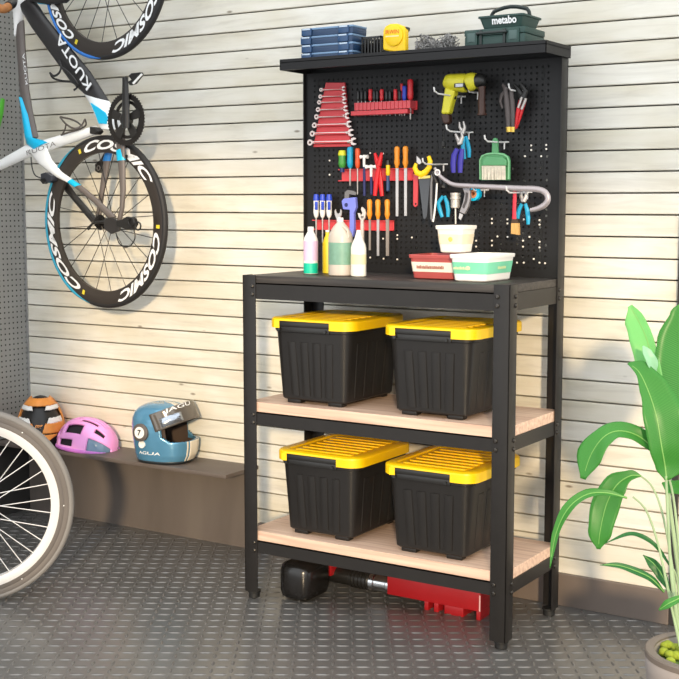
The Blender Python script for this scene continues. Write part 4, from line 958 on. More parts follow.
# thin lower leaves
leaf([(670, 566, 0), (657, 547, -.02), (643, 537, -.03), (628, 534, -.05), (606, 543, -.08)], [1, 2.5, 3, 2.5, .4], [1, 2, 2.5, 2, .4], TV+Vector((0, 0, .8)), LEAFD, .3, vein=0)
leaf([(664, 592, -.01), (652, 579, -.03), (636, 571, -.05), (618, 565.5, -.07), (600, 565, -.09)], [1, 4, 4.5, 3, .4], [1, 3, 3.5, 3, .4], TV+Vector((0, 0, .5)), LEAFD, .3)
leaf([(670, 592, .02), (662, 575, .03), (654, 564, .03), (643, 555, .03)], [1, 6, 6, .5], [1, 4.5, 4.5, .5], TV, LEAFD, .2)
leaf([(684, 596, -.08), (676, 600, -.09), (668, 604, -.1), (659, 610, -.1)], [1, 4, 4.5, 1], [1, 4, 4.5, 1], TV+Vector((0, 0, .5)), LEAF, .2)
leaf([(690, 492, .0), (680, 488, .0), (671, 486, .0), (662, 483, .0)], [2, 8, 9, 1], [2, 8, 6, 1], TV+Vector((.2, 0, .5)), LEAF, .2, vein=0)
def stem(px, r, Y0=-.4):
    P = smooth_pts([at(p_[0], p_[1], Y0+p_[2]) for p_ in px], 16); k = mpp(P[0])
    m = MB(); m.tube(P, [.75*r*k*lerp(1.0, .65, i/16) for i in range(17)], 10); part('stem', m, STEM, t)
stem([(683, 656, 0), (676, 612, -.02), (671, 570, -.03), (668, 520, -.04), (666, 476, -.05)], 2.6)
stem([(682, 655, -.02), (674, 618, -.02), (665, 575, -.02), (657, 540, -.02), (646, 510, -.03), (633, 497, -.05)], 2.0)
stem([(687, 655, .03), (682, 600, .03), (675, 545, .04), (668, 490, .04), (664, 440, .02)], 3.4)
stem([(690, 655, .03), (686, 600, .03), (684, 520, .04), (684, 440, .05)], 3.6)
stem([(684, 655, .01), (677, 600, 0), (668, 540, 0), (660, 505, -.01), (651, 485, -.01), (640, 475.5, -.02)], 1.8)
stem([(684, 655, .0), (678, 620, 0), (670, 592, 0), (664, 590, -.01)], 1.6)
stem([(685, 655, .02), (680, 605, .01), (676, 575, .01), (669, 564, 0)], 1.6)
stem([(688, 655, .0), (680, 560, -.01), (672, 490, -.02), (659, 454, -.03)], 2.0)

# ------------------------------------------------------------------ helmets on the ledge
def local(c, ang, tilt=0):
    return Matrix.Translation(Vector(c)) @ Matrix.Rotation(ang, 4, 'Z') @ Matrix.Rotation(tilt, 4, 'Y')
def shell(M, a, b_, h, vents, nu=56, nw=56, wmin=.0, th=.010, back=1.0, flat0=0):
    """ribbed dome with poles front (u=0) and back (u=pi); vents: (u0,u1,w0,w1) boxes cut out of it"""
    m = MB(); V = []; us = [pi*i/nu for i in range(nu+1)]; ws = [lerp(wmin, pi-wmin, j/nw) for j in range(nw+1)]
    for u in us:
        for w_ in ws:
            x = a*cos(u); z = h*sin(u)**.8*sin(w_)
            V.append(M @ Vector((x, b_*sin(u)**.8*cos(w_), z)))
    Fc = []
    for i in range(nu):
        for j in range(nw):
            um, wm = (us[i]+us[i+1])/2, (ws[j]+ws[j+1])/2
            if any(u0 < um < u1 and w0 < wm < w1 for u0, u1, w0, w1 in vents): continue
            n = nw+1; Fc.append([i*n+j, i*n+j+1, (i+1)*n+j+1, (i+1)*n+j])
    m.add(V, Fc); return m
def mirror(v): return v+[(u0, u1, pi-w1, pi-w0) for u0, u1, w0, w1 in v]
# pink helmet
c = Vector((-.997, .366, lz+.001)); M = local(c, .10, .06)
PINK = mat('helmet_pink', (240, 160, 224), .3, 0, .06, 12)
t = thing('bicycle_helmet', 'glossy pink bicycle helmet with dark vents, middle of the three helmets', 'helmet', c, 'helmets on the ledge')
a, bw_, h = .124, .088, .116
vents = mirror([(1.64, 2.26, 2.74, 3.0), (1.40, 2.06, 2.14, 2.52), (1.02, 1.62, 1.80, 1.97), (.78, 1.36, 1.60, 1.71), (.62, 1.0, 2.08, 2.3), (1.75, 2.3, 1.74, 1.86), (2.24, 2.62, 2.2, 2.6), (2.42, 2.85, 2.7, 3.0), (2.1, 2.6, 1.78, 1.92), (.16, 1.12, 2.60, 3.02)])
m = shell(M, a, bw_, h, vents); o = part('shell', m, PINK, t, angle=50)
so = o.modifiers.new('thickness', 'SOLIDIFY'); so.thickness = .009; so.offset = -1
m = shell(M, a*.9, bw_*.86, h*.88, []); part('liner', m, mat('liner_black', (22, 20, 24), .7), t)
m = shell(M, a*.965, bw_*.955, h*.95, [(1.15, pi, 0, pi), (0, 1.15, .62, pi-.62), (0, 1.15, 0, .08), (0, 1.15, pi-.08, pi)]); o = part('front_visor', m, mat('visor_grey_blue', (110, 136, 160), .15), t)
so = o.modifiers.new('thickness', 'SOLIDIFY'); so.thickness = .003; so.offset = -1
m = shell(M, a*1.01, bw_*1.015, h*1.01, [(0, pi, .11, pi-.11)]); o = part('lower_edge', m, mat('helmet_magenta', (206, 120, 210), .3), t)
so = o.modifiers.new('thickness', 'SOLIDIFY'); so.thickness = .004; so.offset = -1
# orange and black helmet, seen from the back
c = Vector((-1.226, .358, lz+.001)); ang = -.85; M = local(c, ang)
t = thing('bicycle_helmet', 'orange and black bicycle helmet with white flashes, leftmost of the three helmets', 'helmet', c, 'helmets on the ledge')
a, bw_, h = .112, .094, .188
ORH = mat('helmet_orange', (232, 148, 66), .35, 0, .12, 25); BLH = mat('helmet_black', (20, 19, 20), .4)
m = shell(M, a*.95, bw_*.95, h*.95, []); part('liner', m, BLH, t)
def band(nm, mm, keep, g=1.0, th=.006):
    m = MB(); nu = nw = 120; V = []
    for i in range(nu+1):
        for j in range(nw+1):
            u, w_ = pi*i/nu, pi*j/nw; V.append(M @ Vector((a*g*cos(u), bw_*g*sin(u)**.7*cos(w_), h*g*sin(u)**.7*abs(sin(w_))**.85)))
    Fc = []
    for i in range(nu):
        for j in range(nw):
            u, w_ = pi*(i+.5)/nu, pi*(j+.5)/nw
            if keep(u, w_): n = nw+1; Fc.append([i*n+j, i*n+j+1, (i+1)*n+j+1, (i+1)*n+j])
    m.add(V, Fc); o = part(nm, m, mm, t, angle=50); so = o.modifiers.new('thickness', 'SOLIDIFY'); so.thickness = th; so.offset = -1
def aw(w_): return abs(w_-pi/2)      # 0 on the crest
def elev(u, w_): return sin(u)**.7*abs(sin(w_))**.85
band('crown_band', ORH, lambda u, w_: .80 < elev(u, w_) < .93 and u < 1.75, 1.0)
band('side_panel', ORH, lambda u, w_: (aw(w_) > .42+.25*u and aw(w_) < 1.3 and u < 1.25 and elev(u, w_) < .46) and not (.24 < elev(u, w_) < .27), 1.01)
band('side_panel', ORH, lambda u, w_: u > 1.3 and .5 < aw(w_) < 1.35 and (int(u*4.2) % 2 == 0 or aw(w_) > 1.1), 1.0)
band('white_flash', WHITE, lambda u, w_: .72 < elev(u, w_) < .79 and .35 < aw(w_) < 1.1 and u < 1.5, 1.0)
band('white_flash', WHITE, lambda u, w_: .46 < elev(u, w_) < .56 and aw(w_) > .62 and u < 1.2, 1.01)
m = MB(); P = M @ Vector((a*.955*cos(.36), 0, h*.955*sin(.36)**.8)); fwd = (M.to_3x3() @ Vector((1, 0, 0))).normalized(); sd = (M.to_3x3() @ Vector((0, 1, 0))).normalized(); upv = (Vector((0, 0, 1))*.85-fwd*.45).normalized()
text(m, 'mg', P+fwd*.012-sd*.013-upv*.008, sd*.028, upv*.015, .02, .3); part('lettering', m, ORH, t)
# blue full face helmet
c = Vector((-.615, .352, lz+.001)); ang = .17; M = local(c, ang)
t = thing('full_face_helmet', 'metallic blue full face helmet with raised visor and number seven', 'helmet', c, 'helmets on the ledge')
BLU = mat('helmet_teal_blue', (92, 150, 186), .22, .3, .06, 10, coat=.6)
rows = [(0.0, .098, .088, .076), (.008, .104, .094, .081), (.03, .116, .100, .088), (.06, .121, .104, .092), (.085, .121, .107, .095), (.11, .113, .109, .097), (.135, .108, .110, .097), (.155, .103, .108, .095), (.175, .091, .100, .087), (.19, .074, .086, .074), (.202, .050, .062, .053), (.208, .026, .032, .027), (.210, .001, .001, .001)]
def frow(z):
    for A_, B_ in zip(rows, rows[1:]):
        if A_[0] <= z <= B_[0]: f = (z-A_[0])/(B_[0]-A_[0]); return [lerp(A_[i], B_[i], f) for i in (1, 2, 3)]
    return rows[-1][1:]
def hp(z, th, g=1.0, dz=0):
    xf, xb, yw = frow(z); cc, ss = cos(th), sin(th)
    e = .82; cx_ = abs(cc)**e*(1 if cc > 0 else -1); sx_ = abs(ss)**e*(1 if ss > 0 else -1)
    return M @ Vector(((xf if cc > 0 else xb)*cx_*g, yw*sx_*g, z+dz))
def hshell(keep, g=1.0, nz_=42, nt=84, z0=0, z1=.21):
    m = MB(); V = []; Fc = []
    for i in range(nz_+1):
        z = lerp(z0, z1, i/nz_)
        for j in range(nt): V.append(hp(z, 2*pi*j/nt, g))
    for i in range(nz_):
        for j in range(nt):
            th = 2*pi*(j+.5)/nt; th = th-2*pi if th > pi else th
            if keep(lerp(z0, z1, (i+.5)/nz_), th): Fc.append([i*nt+j, i*nt+(j+1) % nt, (i+1)*nt+(j+1) % nt, (i+1)*nt+j])
    m.add(V, Fc); return m
openi = lambda z, th: abs(th) < 1.28-.25*max(0, (.10-z)/.02) and .079 < z < .158
def solid_(o, th, off=-1):
    so = o.modifiers.new('thickness', 'SOLIDIFY'); so.thickness = th; so.offset = off
solid_(part('shell', hshell(lambda z, th: not openi(z, th)), BLU, t, angle=60), .012)
part('liner', hshell(lambda z, th: not (abs(th) < 1.15 and .07 < z < .150), .86, z1=.2), mat('liner_brown', (74, 60, 52), .8), t)
solid_(part('white_stripe', hshell(lambda z, th: abs(th) < .26 and (z < .078 or z > .16), 1.008), mat('cream_paint', (222, 212, 194), .3), t, 'cream centre stripe'), .003)
solid_(part('stripe_edge', hshell(lambda z, th: .28 < abs(th) < .34 and z < .078, 1.008), mat('cream_paint', (222, 212, 194)), t), .003)
solid_(part('lower_trim', hshell(lambda z, th: z < .009, 1.012), mat('trim_dark', (40, 48, 54), .4), t), .004)
# visor: lifted curved lens with smoked peak
rotv = M @ Matrix.Translation(Vector((.006, 0, .116))) @ Matrix.Rotation(radians(-22), 4, 'Y')
m = MB(); V = []; Fc = []; nt, nz2 = 40, 10
for i in range(nz2+1):
    z = lerp(-.012, .052, i/nz2)
    for j in range(nt+1):
        th = lerp(-1.42, 1.42, j/nt); V.append(rotv @ Vector(((.132-.10*max(0, z-.01)**1.0)*cos(th)**1 if True else 0, .106*sin(th), z+.006)))
for i in range(nz2):
    for j in range(nt): n = nt+1; Fc.append([i*n+j, i*n+j+1, (i+1)*n+j+1, (i+1)*n+j])
m.add(V, Fc); vz = part('visor', m, mat('smoked_visor', (104, 98, 92), .08, .25, .03, 6, spec=.8), t, 'smoked grey visor'); solid_(vz, .003)
m = MB()
V = [rotv @ Vector((.1345*cos(th), .1085*sin(th), z)) for z in (.0, .032) for th in [lerp(-1.2, -.55, j/8) for j in range(9)]]
m.add(V, [[j, j+1, 10+j, 9+j] for j in range(8)]); 
solid_(part('visor_reflector', m, mat('visor_silver', (176, 184, 196), .12, .8), vz), .001)
m = MB(); bodyt = 'JAGU'; VV, FF, _ = text_geo(bodyt, .01, .1)
m.add([rotv @ Vector(((.1335-.10*max(0, .034+.018*y-.01))*cos(lerp(-1.0, -.05, x))+.0008, .1075*sin(lerp(-1.0, -.05, x)), .040+.017*y)) for x, y in VV], FF); part('lettering', m, WLET, vz)
m = MB(); VV, FF, _ = text_geo('AGUA', .01, .1)
m.add([hp(.034+.011*y, lerp(-2.05, -1.35, x), 1.006) for x, y in VV], FF); part('lettering', m, WLET, t)
pv = M @ Vector((-.036, -.099, .112)); ax = (M.to_3x3() @ Vector((-.08, -1, .08))).normalized()
m = MB(); m.lathe([(.031, -.010), (.031, .003), (.025, .006)], pv, ax, 28); dk = part('pivot_disc', m, mat('pivot_grey', (92, 84, 80), .4), t)
m = MB(); m.lathe([(.020, .006), (.020, .0068)], pv, ax, 28); part('number_plate', m, WHITE, dk)
m = MB(); xv = (M.to_3x3() @ Vector((1, -.08, 0))).normalized(); yv = ax.cross(xv)
if yv.z < 0: yv = -yv
text(m, '7', pv+ax*.0072-xv*.007-yv*.010, xv*.014, yv*.020, .03); part('numeral', m, RUBBER, dk)
m = MB(); m.lathe([(.013, -.004), (.013, .0015)], M @ Vector((-.034, -.0945, .070)), ax, 20); part('lower_badge', m, WHITE, t)

# ------------------------------------------------------------------ wheel in the left foreground
def spokes(par, C, ax, Rh, Rr, n, r, mm, off, phase=0, cross=.5, rev=0):
    ax = Vector(ax).normalized(); x = Vector((0, 0, 1)); y = ax.cross(x).normalized()
    for k in range(n):
        a = 2*pi*k/n+phase; sg = 1 if k % 2 else -1; a2 = a+sg*cross
        P = C+(x*cos(a2)+y*sin(a2))*Rh+ax*(off*(1 if (k//2) % 2 else -1)); Q = C+(x*cos(a)+y*sin(a))*Rr
        m = MB(); m.cyl(P, Q, r, None, 5); part('spoke', m, mm, par)
fa = radians(43); axf = Vector((sin(fa), -cos(fa), 0)); Cw = atz(-24, 602.5, 0); Rw = 98.5*mpp(Cw); Cw = Cw+Vector((0, 0, Rw))
pk = thing('parked_bicycle', 'bicycle in the left foreground showing one grey tyred wheel with white rim', 'bicycle', (Cw.x, Cw.y, 0))
m = MB(); m.ring(Cw, axf, [(Rw-.0435, -.014), (Rw-.0435, .0155), (Rw-.056, .0165), (Rw-.069, .012), (Rw-.069, -.012)], 96); t = part('wheel', m, mat('rim_white', (214, 211, 208), .35, 0, .02), pk, 'wheel with white rim')
m = MB(); n_ = 20
m.ring(Cw, axf, [(Rw-.011+.011*cos(2*pi*i/n_), .014*sin(2*pi*i/n_)) for i in range(n_)], 96); part('tyre', m, mat('tyre_grey', (128, 124, 120), .7), t, 'grey tyre')
m = MB(); m.ring(Cw, axf, [(Rw-.016, -.013), (Rw-.016, .0135), (Rw-.022, .0145), (Rw-.030, .0125), (Rw-.034, .0145), (Rw-.044, .0135), (Rw-.044, -.0125)], 96); wb = part('wall_band', m, mat('tyre_taupe', (100, 93, 88), .55), t)
x_ = Vector((0, 0, 1)); y_ = axf.cross(x_).normalized()
for a in (.50, 1.22, 2.32, -.6, -1.6, -2.6):
    m = MB(); m.sph(Cw+(x_*cos(a)+y_*sin(a))*(Rw-.031)+axf*.0135, .0022, 8); part('rim_bolt', m, WHITE, t)
m = MB(); m.lathe([(.010, -.045), (.010, -.03), (.024, -.03), (.024, -.024), (.014, -.02), (.014, .02), (.024, .024), (.024, .03), (.010, .03), (.010, .045)], Cw, axf, 20); part('hub', m, SILVER, t)
spokes(t, Cw, axf, .022, Rw-.066, 32, .0014, WHITEM, .026, .06, .9)

# ------------------------------------------------------------------ bicycle hung on the wall, front wheel up
ba = radians(-4); bdv = Vector((cos(ba), sin(ba), 0)); bn = Vector((sin(ba), -cos(ba), 0)); BP0 = Vector((-.82, .30, 0))
def bp(u, v, off=0):
    r = ray(u, v); P0 = BP0+bn*off; return CAM+r*((P0-CAM).dot(bn)/r.dot(bn))
CARB = mat('carbon_black', (44, 42, 42), .35, 0, .08, 30); GCARB = mat('carbon_grey', (104, 96, 92), .35, .1); FWHITE = mat('frame_white', (253, 253, 252), .25, 0, .01); FCYAN = mat('frame_cyan', (10, 190, 236), .3, 0, .02)
FRBLUE = mat('frame_blue', (30, 120, 200), .3); TYRE = mat('tyre_black', (34, 32, 32), .6); RIMB = mat('rim_carbon', (52, 46, 42), .35, 0, .06, 20); TCYAN = mat('tyre_cyan', (40, 150, 180), .5); TBLUE = mat('tyre_blue', (36, 110, 190), .5)
Crw = bp(105, 222); zt_, zb2 = bp(105, 135).z, bp(105, 308).z; Rb = (zt_-zb2)/2; Crw.z = (zt_+zb2)/2
bike = thing('racing_bicycle', 'white, black and cyan racing bicycle hung upright on the plank wall', 'bicycle', (Crw.x, Crw.y, Crw.z-Rb))
def ang_of(u, v, C, off): d = bp(u, v, off)-C; return atan2(d.z, d.dot(bdv))
def arc_pt(C, R, a, off): return C+bdv*(R*cos(a))+Vector((0, 0, R*sin(a)))+bn*off
def wheel(C, nm, stripe, s0, s1, texts, ph):
    rim = MB(); rim.ring(C, bn, [(Rb-.010, -.009), (Rb-.010, .009), (Rb-.018, .0115), (Rb-.040, .0105), (Rb-.060, .006), (Rb-.060, -.006), (Rb-.040, -.0105), (Rb-.018, -.0115)], 96)
    wo = part(nm, rim, RIMB, bike, 'deep black rim and wheel')
    m = MB(); n_ = 14; m.ring(C, bn, [(Rb-.0105+.0105*cos(2*pi*i/n_), .0115*sin(2*pi*i/n_)) for i in range(n_)], 96); part('tyre', m, TYRE, wo)
    m = MB(); pts = [arc_pt(C, Rb-.0060, lerp(s0, s1, i/48), .0082) for i in range(49)]; m.tube(pts, [.0066*min(1, .15+1.8*min(i, 48-i)/14) for i in range(49)], 8); part('tyre_stripe', m, stripe, wo)
    m = MB(); m.lathe([(.006, -.05), (.006, -.035), (.015, -.034), (.015, -.028), (.009, -.024), (.009, .024), (.015, .028), (.015, .034), (.006, .035), (.006, .05)], C, bn, 18); part('hub', m, BLACKP, wo)
    ax = bn; x = Vector((0, 0, 1)); y = ax.cross(x).normalized()
    for k in range(20):
        a = 2*pi*k/20+ph; P = C+(x*cos(a+(.5 if k % 2 else -.5))+y*sin(a+(.5 if k % 2 else -.5)))*.017+ax*(.03 if (k//2) % 2 else -.03); Q = C+(x*cos(a)+y*sin(a))*(Rb-.058)
        m = MB(); m.cyl(P, Q, .0014, None, 5); part('spoke', m, BLACKP, wo)
    V, Fc, _ = text_geo('COSMIC', .035, .25)
    for a0, sp in texts:
        m = MB(); m2 = MB(); nV = []
        for x_, y_ in V:
            a = a0-sp*x_-.06*y_; r = Rb-.050+.035*y_; nV.append(arc_pt(C, r, a, .0125))
        m.add(nV, Fc); part('lettering', m, WLET, wo)
        at0 = a0+.06; q_ = [arc_pt(C, r, a, .0122) for r, a in ((Rb-.040, at0-.022), (Rb-.024, at0-.022), (Rb-.024, at0+.022), (Rb-.040, at0+.022))]; m2.prism(q_, bn*.0006)
        part('maker_tag', m2, mat('tag_yellow', (226, 206, 60), .4), wo, smooth=False)
    return wo
aT = lambda u, v: ang_of(u, v, Crw, .0125)
a1 = aT(83, 151); a2 = aT(160.5, 232); a3 = aT(81, 289)
wr_ = wheel(Crw, 'rear_wheel', TCYAN, radians(115), radians(258), [(a1, (a1-aT(151, 178)) % (2*pi)), (a2, (a2-aT(121, 301)) % (2*pi)), (a3, (a3-aT(56, 198)) % (2*pi))], .1)
# blue lower part of the stripe
Cfw = Crw+Vector((0, 0, 0)); Pf = bp(105, -30); Cfw = Vector((Pf.x, Pf.y, Pf.z))
aF = lambda u, v: ang_of(u, v, Cfw, .0125)
f1 = aF(159.5, -18); f2 = aF(75, 36)
wheel(Cfw, 'front_wheel', TBLUE, radians(180), radians(268), [(f1, (f1-aF(115, 52)) % (2*pi)), (f2, .95), (f1+2.2, 1.0)], .22)
def etube(par, nm, mm, pairs, hn, off=0, n=14, label=None):
    """aero tube: pairs of edge pixels give its width in the plane of the bike, hn its half thickness"""
    m = MB(); secs = []; K = len(pairs)
    hs = hn if isinstance(hn, (list, tuple)) else [hn]*K
    for k, (A_, B_) in enumerate(pairs):
        a_, b_ = bp(*A_, off), bp(*B_, off); c_ = (a_+b_)/2; d = (a_-b_)/2
        secs.append([c_+d*cos(2*pi*i/n)+bn*(hs[k]*sin(2*pi*i/n)) for i in range(n)])
    m.loft(secs); return part(nm, m, mm, par, label)
dt = etube(bike, 'down_tube', CARB, [((33, -3), (20, 8)), ((46, 17), (33, 29)), ((60, 35), (46, 47)), ((90, 71), (71, 82)), ((109, 101), (85, 94))], .017)
etube(bike, 'bottom_bracket', FWHITE, [((109, 101), (85, 94)), ((114, 111), (90.6, 104)), ((122, 120), (97, 118)), ((126, 130), (101, 129))], [.0172, .022, .026, .024])
m = MB(); m.prism([bp(*q_, .0275) for q_ in ((90, 102.5), (98, 107.5), (105, 112.5), (107.5, 118), (106, 124), (98.5, 123.5), (95, 114))], bn*-.004); part('cyan_panel', m, FCYAN, bike, smooth=False, bev=.001)
st_ = etube(bike, 'seat_tube', FWHITE, [((96, 125.5), (97, 134.5)), ((60, 135), (60.5, 147)), ((26, 145), (30, 157)), ((0, 160), (1, 170))], .014)
etube(bike, 'seat_post', CARB, [((2, 160), (3, 169)), ((-30, 171), (-29, 180))], .010)
tt = etube(bike, 'top_tube', GCARB, [((16.5, 30), (23.5, 20)), ((17.5, 50), (25, 50)), ((20.5, 90), (28.6, 90)), ((23, 110), (32, 110)), ((26.5, 140), (38, 137))], .013)
etube(bike, 'cyan_flash', FCYAN, [((21.6, 97), (23.5, 98)), ((23.4, 115), (29.4, 115)), ((25.8, 136), (34, 138)), ((27, 144), (46, 141)), ((34, 150), (50, 142))], .0165, .006)
etube(bike, 'head_tube', FWHITE, [((10, -12), (30, -12)), ((13, 0), (27, 0)), ((14, 12), (24, 11)), ((16.6, 30), (20, 27)), ((17.4, 37), (18.4, 35))], .019)
etube(bike, 'fork_crown', FCYAN, [((39, -10), (39, 4)), ((49, -12), (49, 5))], .018)
etube(bike, 'fork_blade', CARB, [((30, -14), (28, 1)), ((48, -12), (48, 4.5)), ((67, -17), (67, 3)), ((86, -32), (86, -18)), ((105, -35), (105, -26))], .012, .02)
ss_ = etube(bike, 'seat_stay', FWHITE, [((47, 148), (27, 150)), ((52, 160), (39, 164)), ((62, 172), (54, 176)), ((72, 179), (68.5, 183))], .010, .012)
etube(ss_, 'cyan_ring', FCYAN, [((72, 179), (68.5, 183)), ((81, 185), (75, 187.5))], .0102, .012)
etube(ss_, 'lower_stay', GCARB, [((81, 185), (75, 187.5)), ((98, 199), (94, 203)), ((116, 216), (111, 221))], .008, .022)
etube(bike, 'seat_stay', CARB, [((62, 174), (56, 180)), ((76, 194), (71, 198)), ((97, 219), (92, 223))], .008, -.035)
cs = etube(bike, 'chain_stay', GCARB, [((125, 128), (115, 130)), ((125, 158), (118, 160)), ((125.5, 190), (120.5, 190)), ((124, 208), (120, 210)), ((121, 222), (117, 222))], .008, .028)
etube(cs, 'cyan_ring', FCYAN, [((123.5, 148), (116.5, 151)), ((125.2, 160), (117.4, 161))], .0095, .028)
cs2 = etube(bike, 'chain_stay', GCARB, [((112, 140), (106, 142)), ((111, 158), (104, 160)), ((104.5, 190), (100, 190)), ((101, 216), (96, 218))], .008, -.03)
etube(cs2, 'blue_ring', FRBLUE, [((112, 152), (105, 154)), ((110.5, 161), (103, 161))], .0095, -.03)
m = MB(); P0_, P1_ = bp(92, 84, .024), bp(58.5, 30, .024)
xv = P1_-P0_; L_ = xv.length; yv = bn.cross(xv).normalized()*(.036)
o_ = bp(92, 84, .024)
text(m, 'KUOTA', o_, xv*.95, yv, .02); part('lettering', m, WLET, dt)
m = MB(); P0_ = bp(27, 155.5, .027); xv = bp(56, 145.5, .027)-P0_; text(m, 'KUOTA', P0_, xv, bn.cross(xv).normalized()*.017, -.005); part('lettering', m, mat('grey_print', (110, 104, 100), .5), st_)
m = MB(); P0_ = bp(28.0, 84, .0145); xv = bp(24.5, 53, .0145)-P0_; text(m, 'KUOTA', P0_, xv, bn.cross(xv).normalized()*.013, .01); part('lettering', m, WLET, tt)
# cranks and chainring
Cc = bp(126, 119.5, .055); kR = 26.3*mpp(Cc)
m = MB(); m.ring(Cc, bn, [(kR*.78, -.002), (kR*.96, -.002), (kR*.96, .002), (kR*.78, .002)], 60)
for i in range(50):
    a = 2*pi*i/50; m.prism([arc_pt(Cc, r, a+da, -.0015) for r, da in ((kR*.95, -.045), (kR*1.0, -.02), (kR*1.0, .02), (kR*.95, .045))], bn*.003)
m.ring(Cc-bn*.008, bn, [(kR*.60, -.002), (kR*.72, -.002), (kR*.72, .002), (kR*.60, .002)], 48)
cr_ = part('chainring', m, mat('chainring_black', (40, 36, 34), .4, .3), bike, smooth=False)
m = MB(); m.lathe([(kR*.25, -.014), (kR*.25, .008), (kR*.18, .012)], Cc, bn, 24)
for i in range(5):
    a = radians(90+72*i); p_ = [arc_pt(Cc, r, a+da, -.006) for r, da in ((kR*.18, -.6), (kR*.5, -.32), (kR*.86, -.22), (kR*.86, .22), (kR*.5, .32), (kR*.18, .6))]; m.prism(p_, bn*.008)
part('spider', m, mat('crank_black', (50, 48, 47), .35, .3), cr_, bev=.001, smooth=False)
m = MB(); m.tube([bp(126, 128, .066), bp(126, 119, .066), bp(125.5, 95, .068), bp(125.3, 77.5, .070)], [.015, .016, .014, .012], 12, nrm=bn, flat=.6); ck = part('crank_arm', m, MATS['crank_black'], bike)
m = MB(); m.cyl(bp(125.3, 78, .068), bp(125.3, 78, .088), .005, None, 10); m.prism([bp(*q_, .095) for q_ in ((131, 76), (134, 73.5), (143, 72.5), (144, 75), (137, 84), (132, 85.5), (130, 82), (134, 80))], bn*.012)
pd = part('pedal', m, BLACKP, ck, smooth=False, bev=.001)
m = MB(); m.prism([bp(*q_, .108) for q_ in ((132.5, 83), (141.5, 73.5), (143, 74.5), (134, 84.5))], bn*.002); part('pedal_plate', m, WHITE, pd)
m = MB(); m.tube([bp(122, 122, -.05), bp(112, 142, -.055), bp(101, 163, -.058)], [.010, .009, .008], 10, nrm=bn, flat=.6); ck2 = part('crank_arm', m, MATS['crank_black'], bike)
m = MB(); m.prism([bp(*q_, -.06) for q_ in ((95, 164), (101, 159), (104, 161), (102, 168), (98, 173), (95, 171))], bn*-.03); part('pedal', m, BLACKP, ck2, smooth=False, bev=.001)
m = MB(); m.torus(bp(98.5, 168, -.055), bn, .008, .002, 16, 6); part('pedal_cage', m, GREYM, ck2)
m = MB(); m.prism([bp(*q_, .01) for q_ in ((96, 127), (102, 128), (104, 132), (101, 135), (96, 134))], bn*.03); part('front_derailleur', m, BLACKP, bike, smooth=False, bev=.002)
# sprockets, rear derailleur, cable, lever
m = MB(); Cs = Crw+bn*.022
for k, r in enumerate((.027, .024, .021, .018, .015)): m.ring(Cs+bn*(k*.004), bn, [(.008, -.001), (r, -.001), (r, .001), (.008, .001)], 30)
part('sprockets', m, mat('sprocket_dark', (36, 34, 34), .4, .5), bike, smooth=False)
m = MB(); m.prism([bp(*q_, .05) for q_ in ((106, 219), (113, 217), (121, 222), (121, 231), (113, 234), (106, 229))], bn*.01); part('dropout', m, CARB, bike, smooth=False, bev=.002)
m = MB(); m.prism([bp(*q_, .05) for q_ in ((119, 221), (126, 219), (130, 216.5), (137, 218), (139, 224), (136, 230), (129, 229), (120, 226))], bn*.018); rd = part('rear_derailleur', m, BLACKP, bike, smooth=False, bev=.003)
for (u, v) in ((131, 222), (138, 226)):
    m = MB(); m.torus(bp(u, v, .072), bn, .013, .0028, 24, 6); part('jockey_wheel', m, mat('jockey_black', (30, 30, 30), .5), rd)
m = MB(); m.tube(smooth_pts([bp(*q_, .055) for q_ in ((134, 230), (135, 238), (131, 245), (125, 247), (119, 243), (116, 233))], 20), .0022, 6); part('cable', m, BLACKP, rd)
m = MB(); m.tube([bp(105, 222, .04), bp(97, 222, .05), bp(92, 224, .055), bp(88, 229, .055)], [.006, .005, .004, .006], 8); part('quick_release', m, BLACKP, bike)
# rear brake and cable
m = MB(); m.prism([bp(*q_, .0) for q_ in ((49, 174), (54, 172.5), (59.5, 176), (60, 181), (55, 183), (49.5, 181))], bn*.04); bk_ = part('rear_brake', m, mat('brake_grey', (62, 64, 72), .35, .4), bike, smooth=False, bev=.002)
m = MB(); m.prism([bp(*q_, .02) for q_ in ((44, 180), (49, 178), (51, 181), (47, 184)) ], bn*.02); m.tube(smooth_pts([bp(*q_, .015) for q_ in ((31, 157), (32, 167), (35, 175), (42, 178.5), (49, 180.5))], 16), .0024, 6); part('brake_cable', m, BLACKP, bk_)
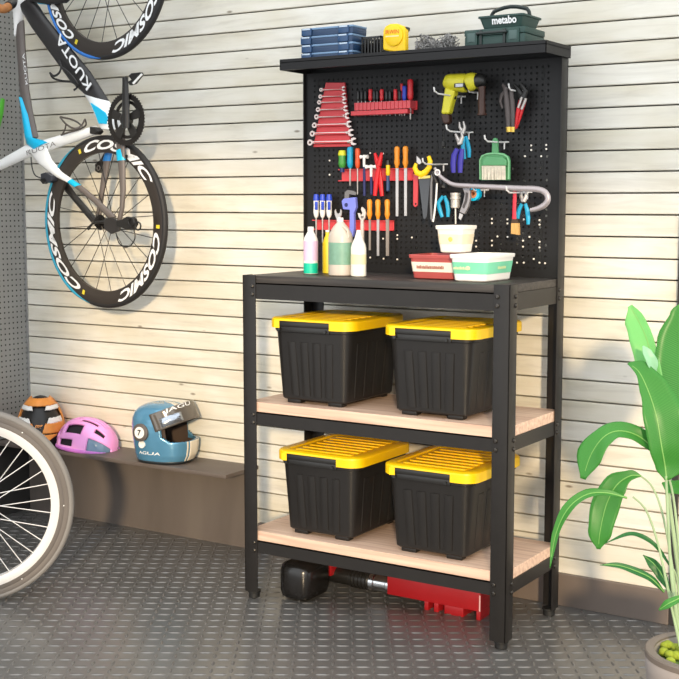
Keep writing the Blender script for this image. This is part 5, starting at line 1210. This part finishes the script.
# bottle cages
def cage(lines, label):
    for_ = MB()
    for ln in lines: for_.tube(smooth_pts([bp(u, v, o_) for u, v, o_ in ln], 14), .0042, 8, nrm=bn, flat=.7)
    part('bottle_cage', for_, CARB, bike, label)
cage([[(59, 60, .02), (61, 67, .03), (59, 73, .035), (54, 76, .03), (50, 73, .02)], [(50, 73, .02), (53, 78, .0), (62, 81, -.02), (72, 82, 0), (77, 87, .02), (74, 90, .02)], [(61, 67, .03), (68, 72, .03), (75, 80, .03), (78, 86, .02)], [(59, 61, -.02), (66, 64, -.02), (74, 76, -.01)]], 'black bottle cage on the down tube')
m_ = mat('cage_grey', (92, 84, 78), .35, .1)
for lines in ([[(60, 117, .02), (66, 124, .03), (74, 128.5, .03), (81, 126, .02), (85, 119, .01)], [(85, 119, .01), (86, 125, 0), (80, 129, .01), (70, 132, .02), (61, 135, .02)], [(60, 117, -.02), (70, 119, -.02), (77, 122, -.01), (82, 126, .02)], [(66, 124, .03), (65, 129, .03), (62, 135, .02)]],):
    f_ = MB()
    for ln in lines: f_.tube(smooth_pts([bp(u, v, o_) for u, v, o_ in ln], 14), .0036, 8, nrm=bn, flat=.7)
    part('bottle_cage', f_, m_, bike, 'grey bottle cage on the seat tube')
# handlebar with brown tape
m = MB(); m.tube(smooth_pts([bp(*q_) for q_ in ((-14, -16, .12), (-9, -4, .14), (-4, 6, .14), (3, 9, .12), (8, 7, .10), (11, 5, .08))], 16), .0155, 14); hb = part('handlebar', m, mat('tan_bar_tape', (166, 110, 62), .7, 0, .2, 60), bike, 'tan taped handlebar')
m = MB(); m.tube(smooth_pts([bp(*q_) for q_ in ((8.5, 6, .10), (12, 4, .07), (13, 0, .05))], 8), .0165, 14); part('bar_clamp', m, BLACKP, hb)
# green tool at the left edge, hung on the side wall
G_ = hit(0, 112, 0, XL+.012)
t = thing('green_tool', 'bright green tool handle hanging on the grey perforated side wall', 'tool', hit(0, 125, 0, XL+.012))
m = MB(); m.tube([hit(3, 99, 0, XL+.016), hit(0, 112, 0, XL+.018), hit(-3, 128, 0, XL+.018)], [.008, .015, .012], 10, nrm=(1, 0, 0), flat=.7); part('handle', m, mat('bright_green', (76, 168, 44), .4), t)
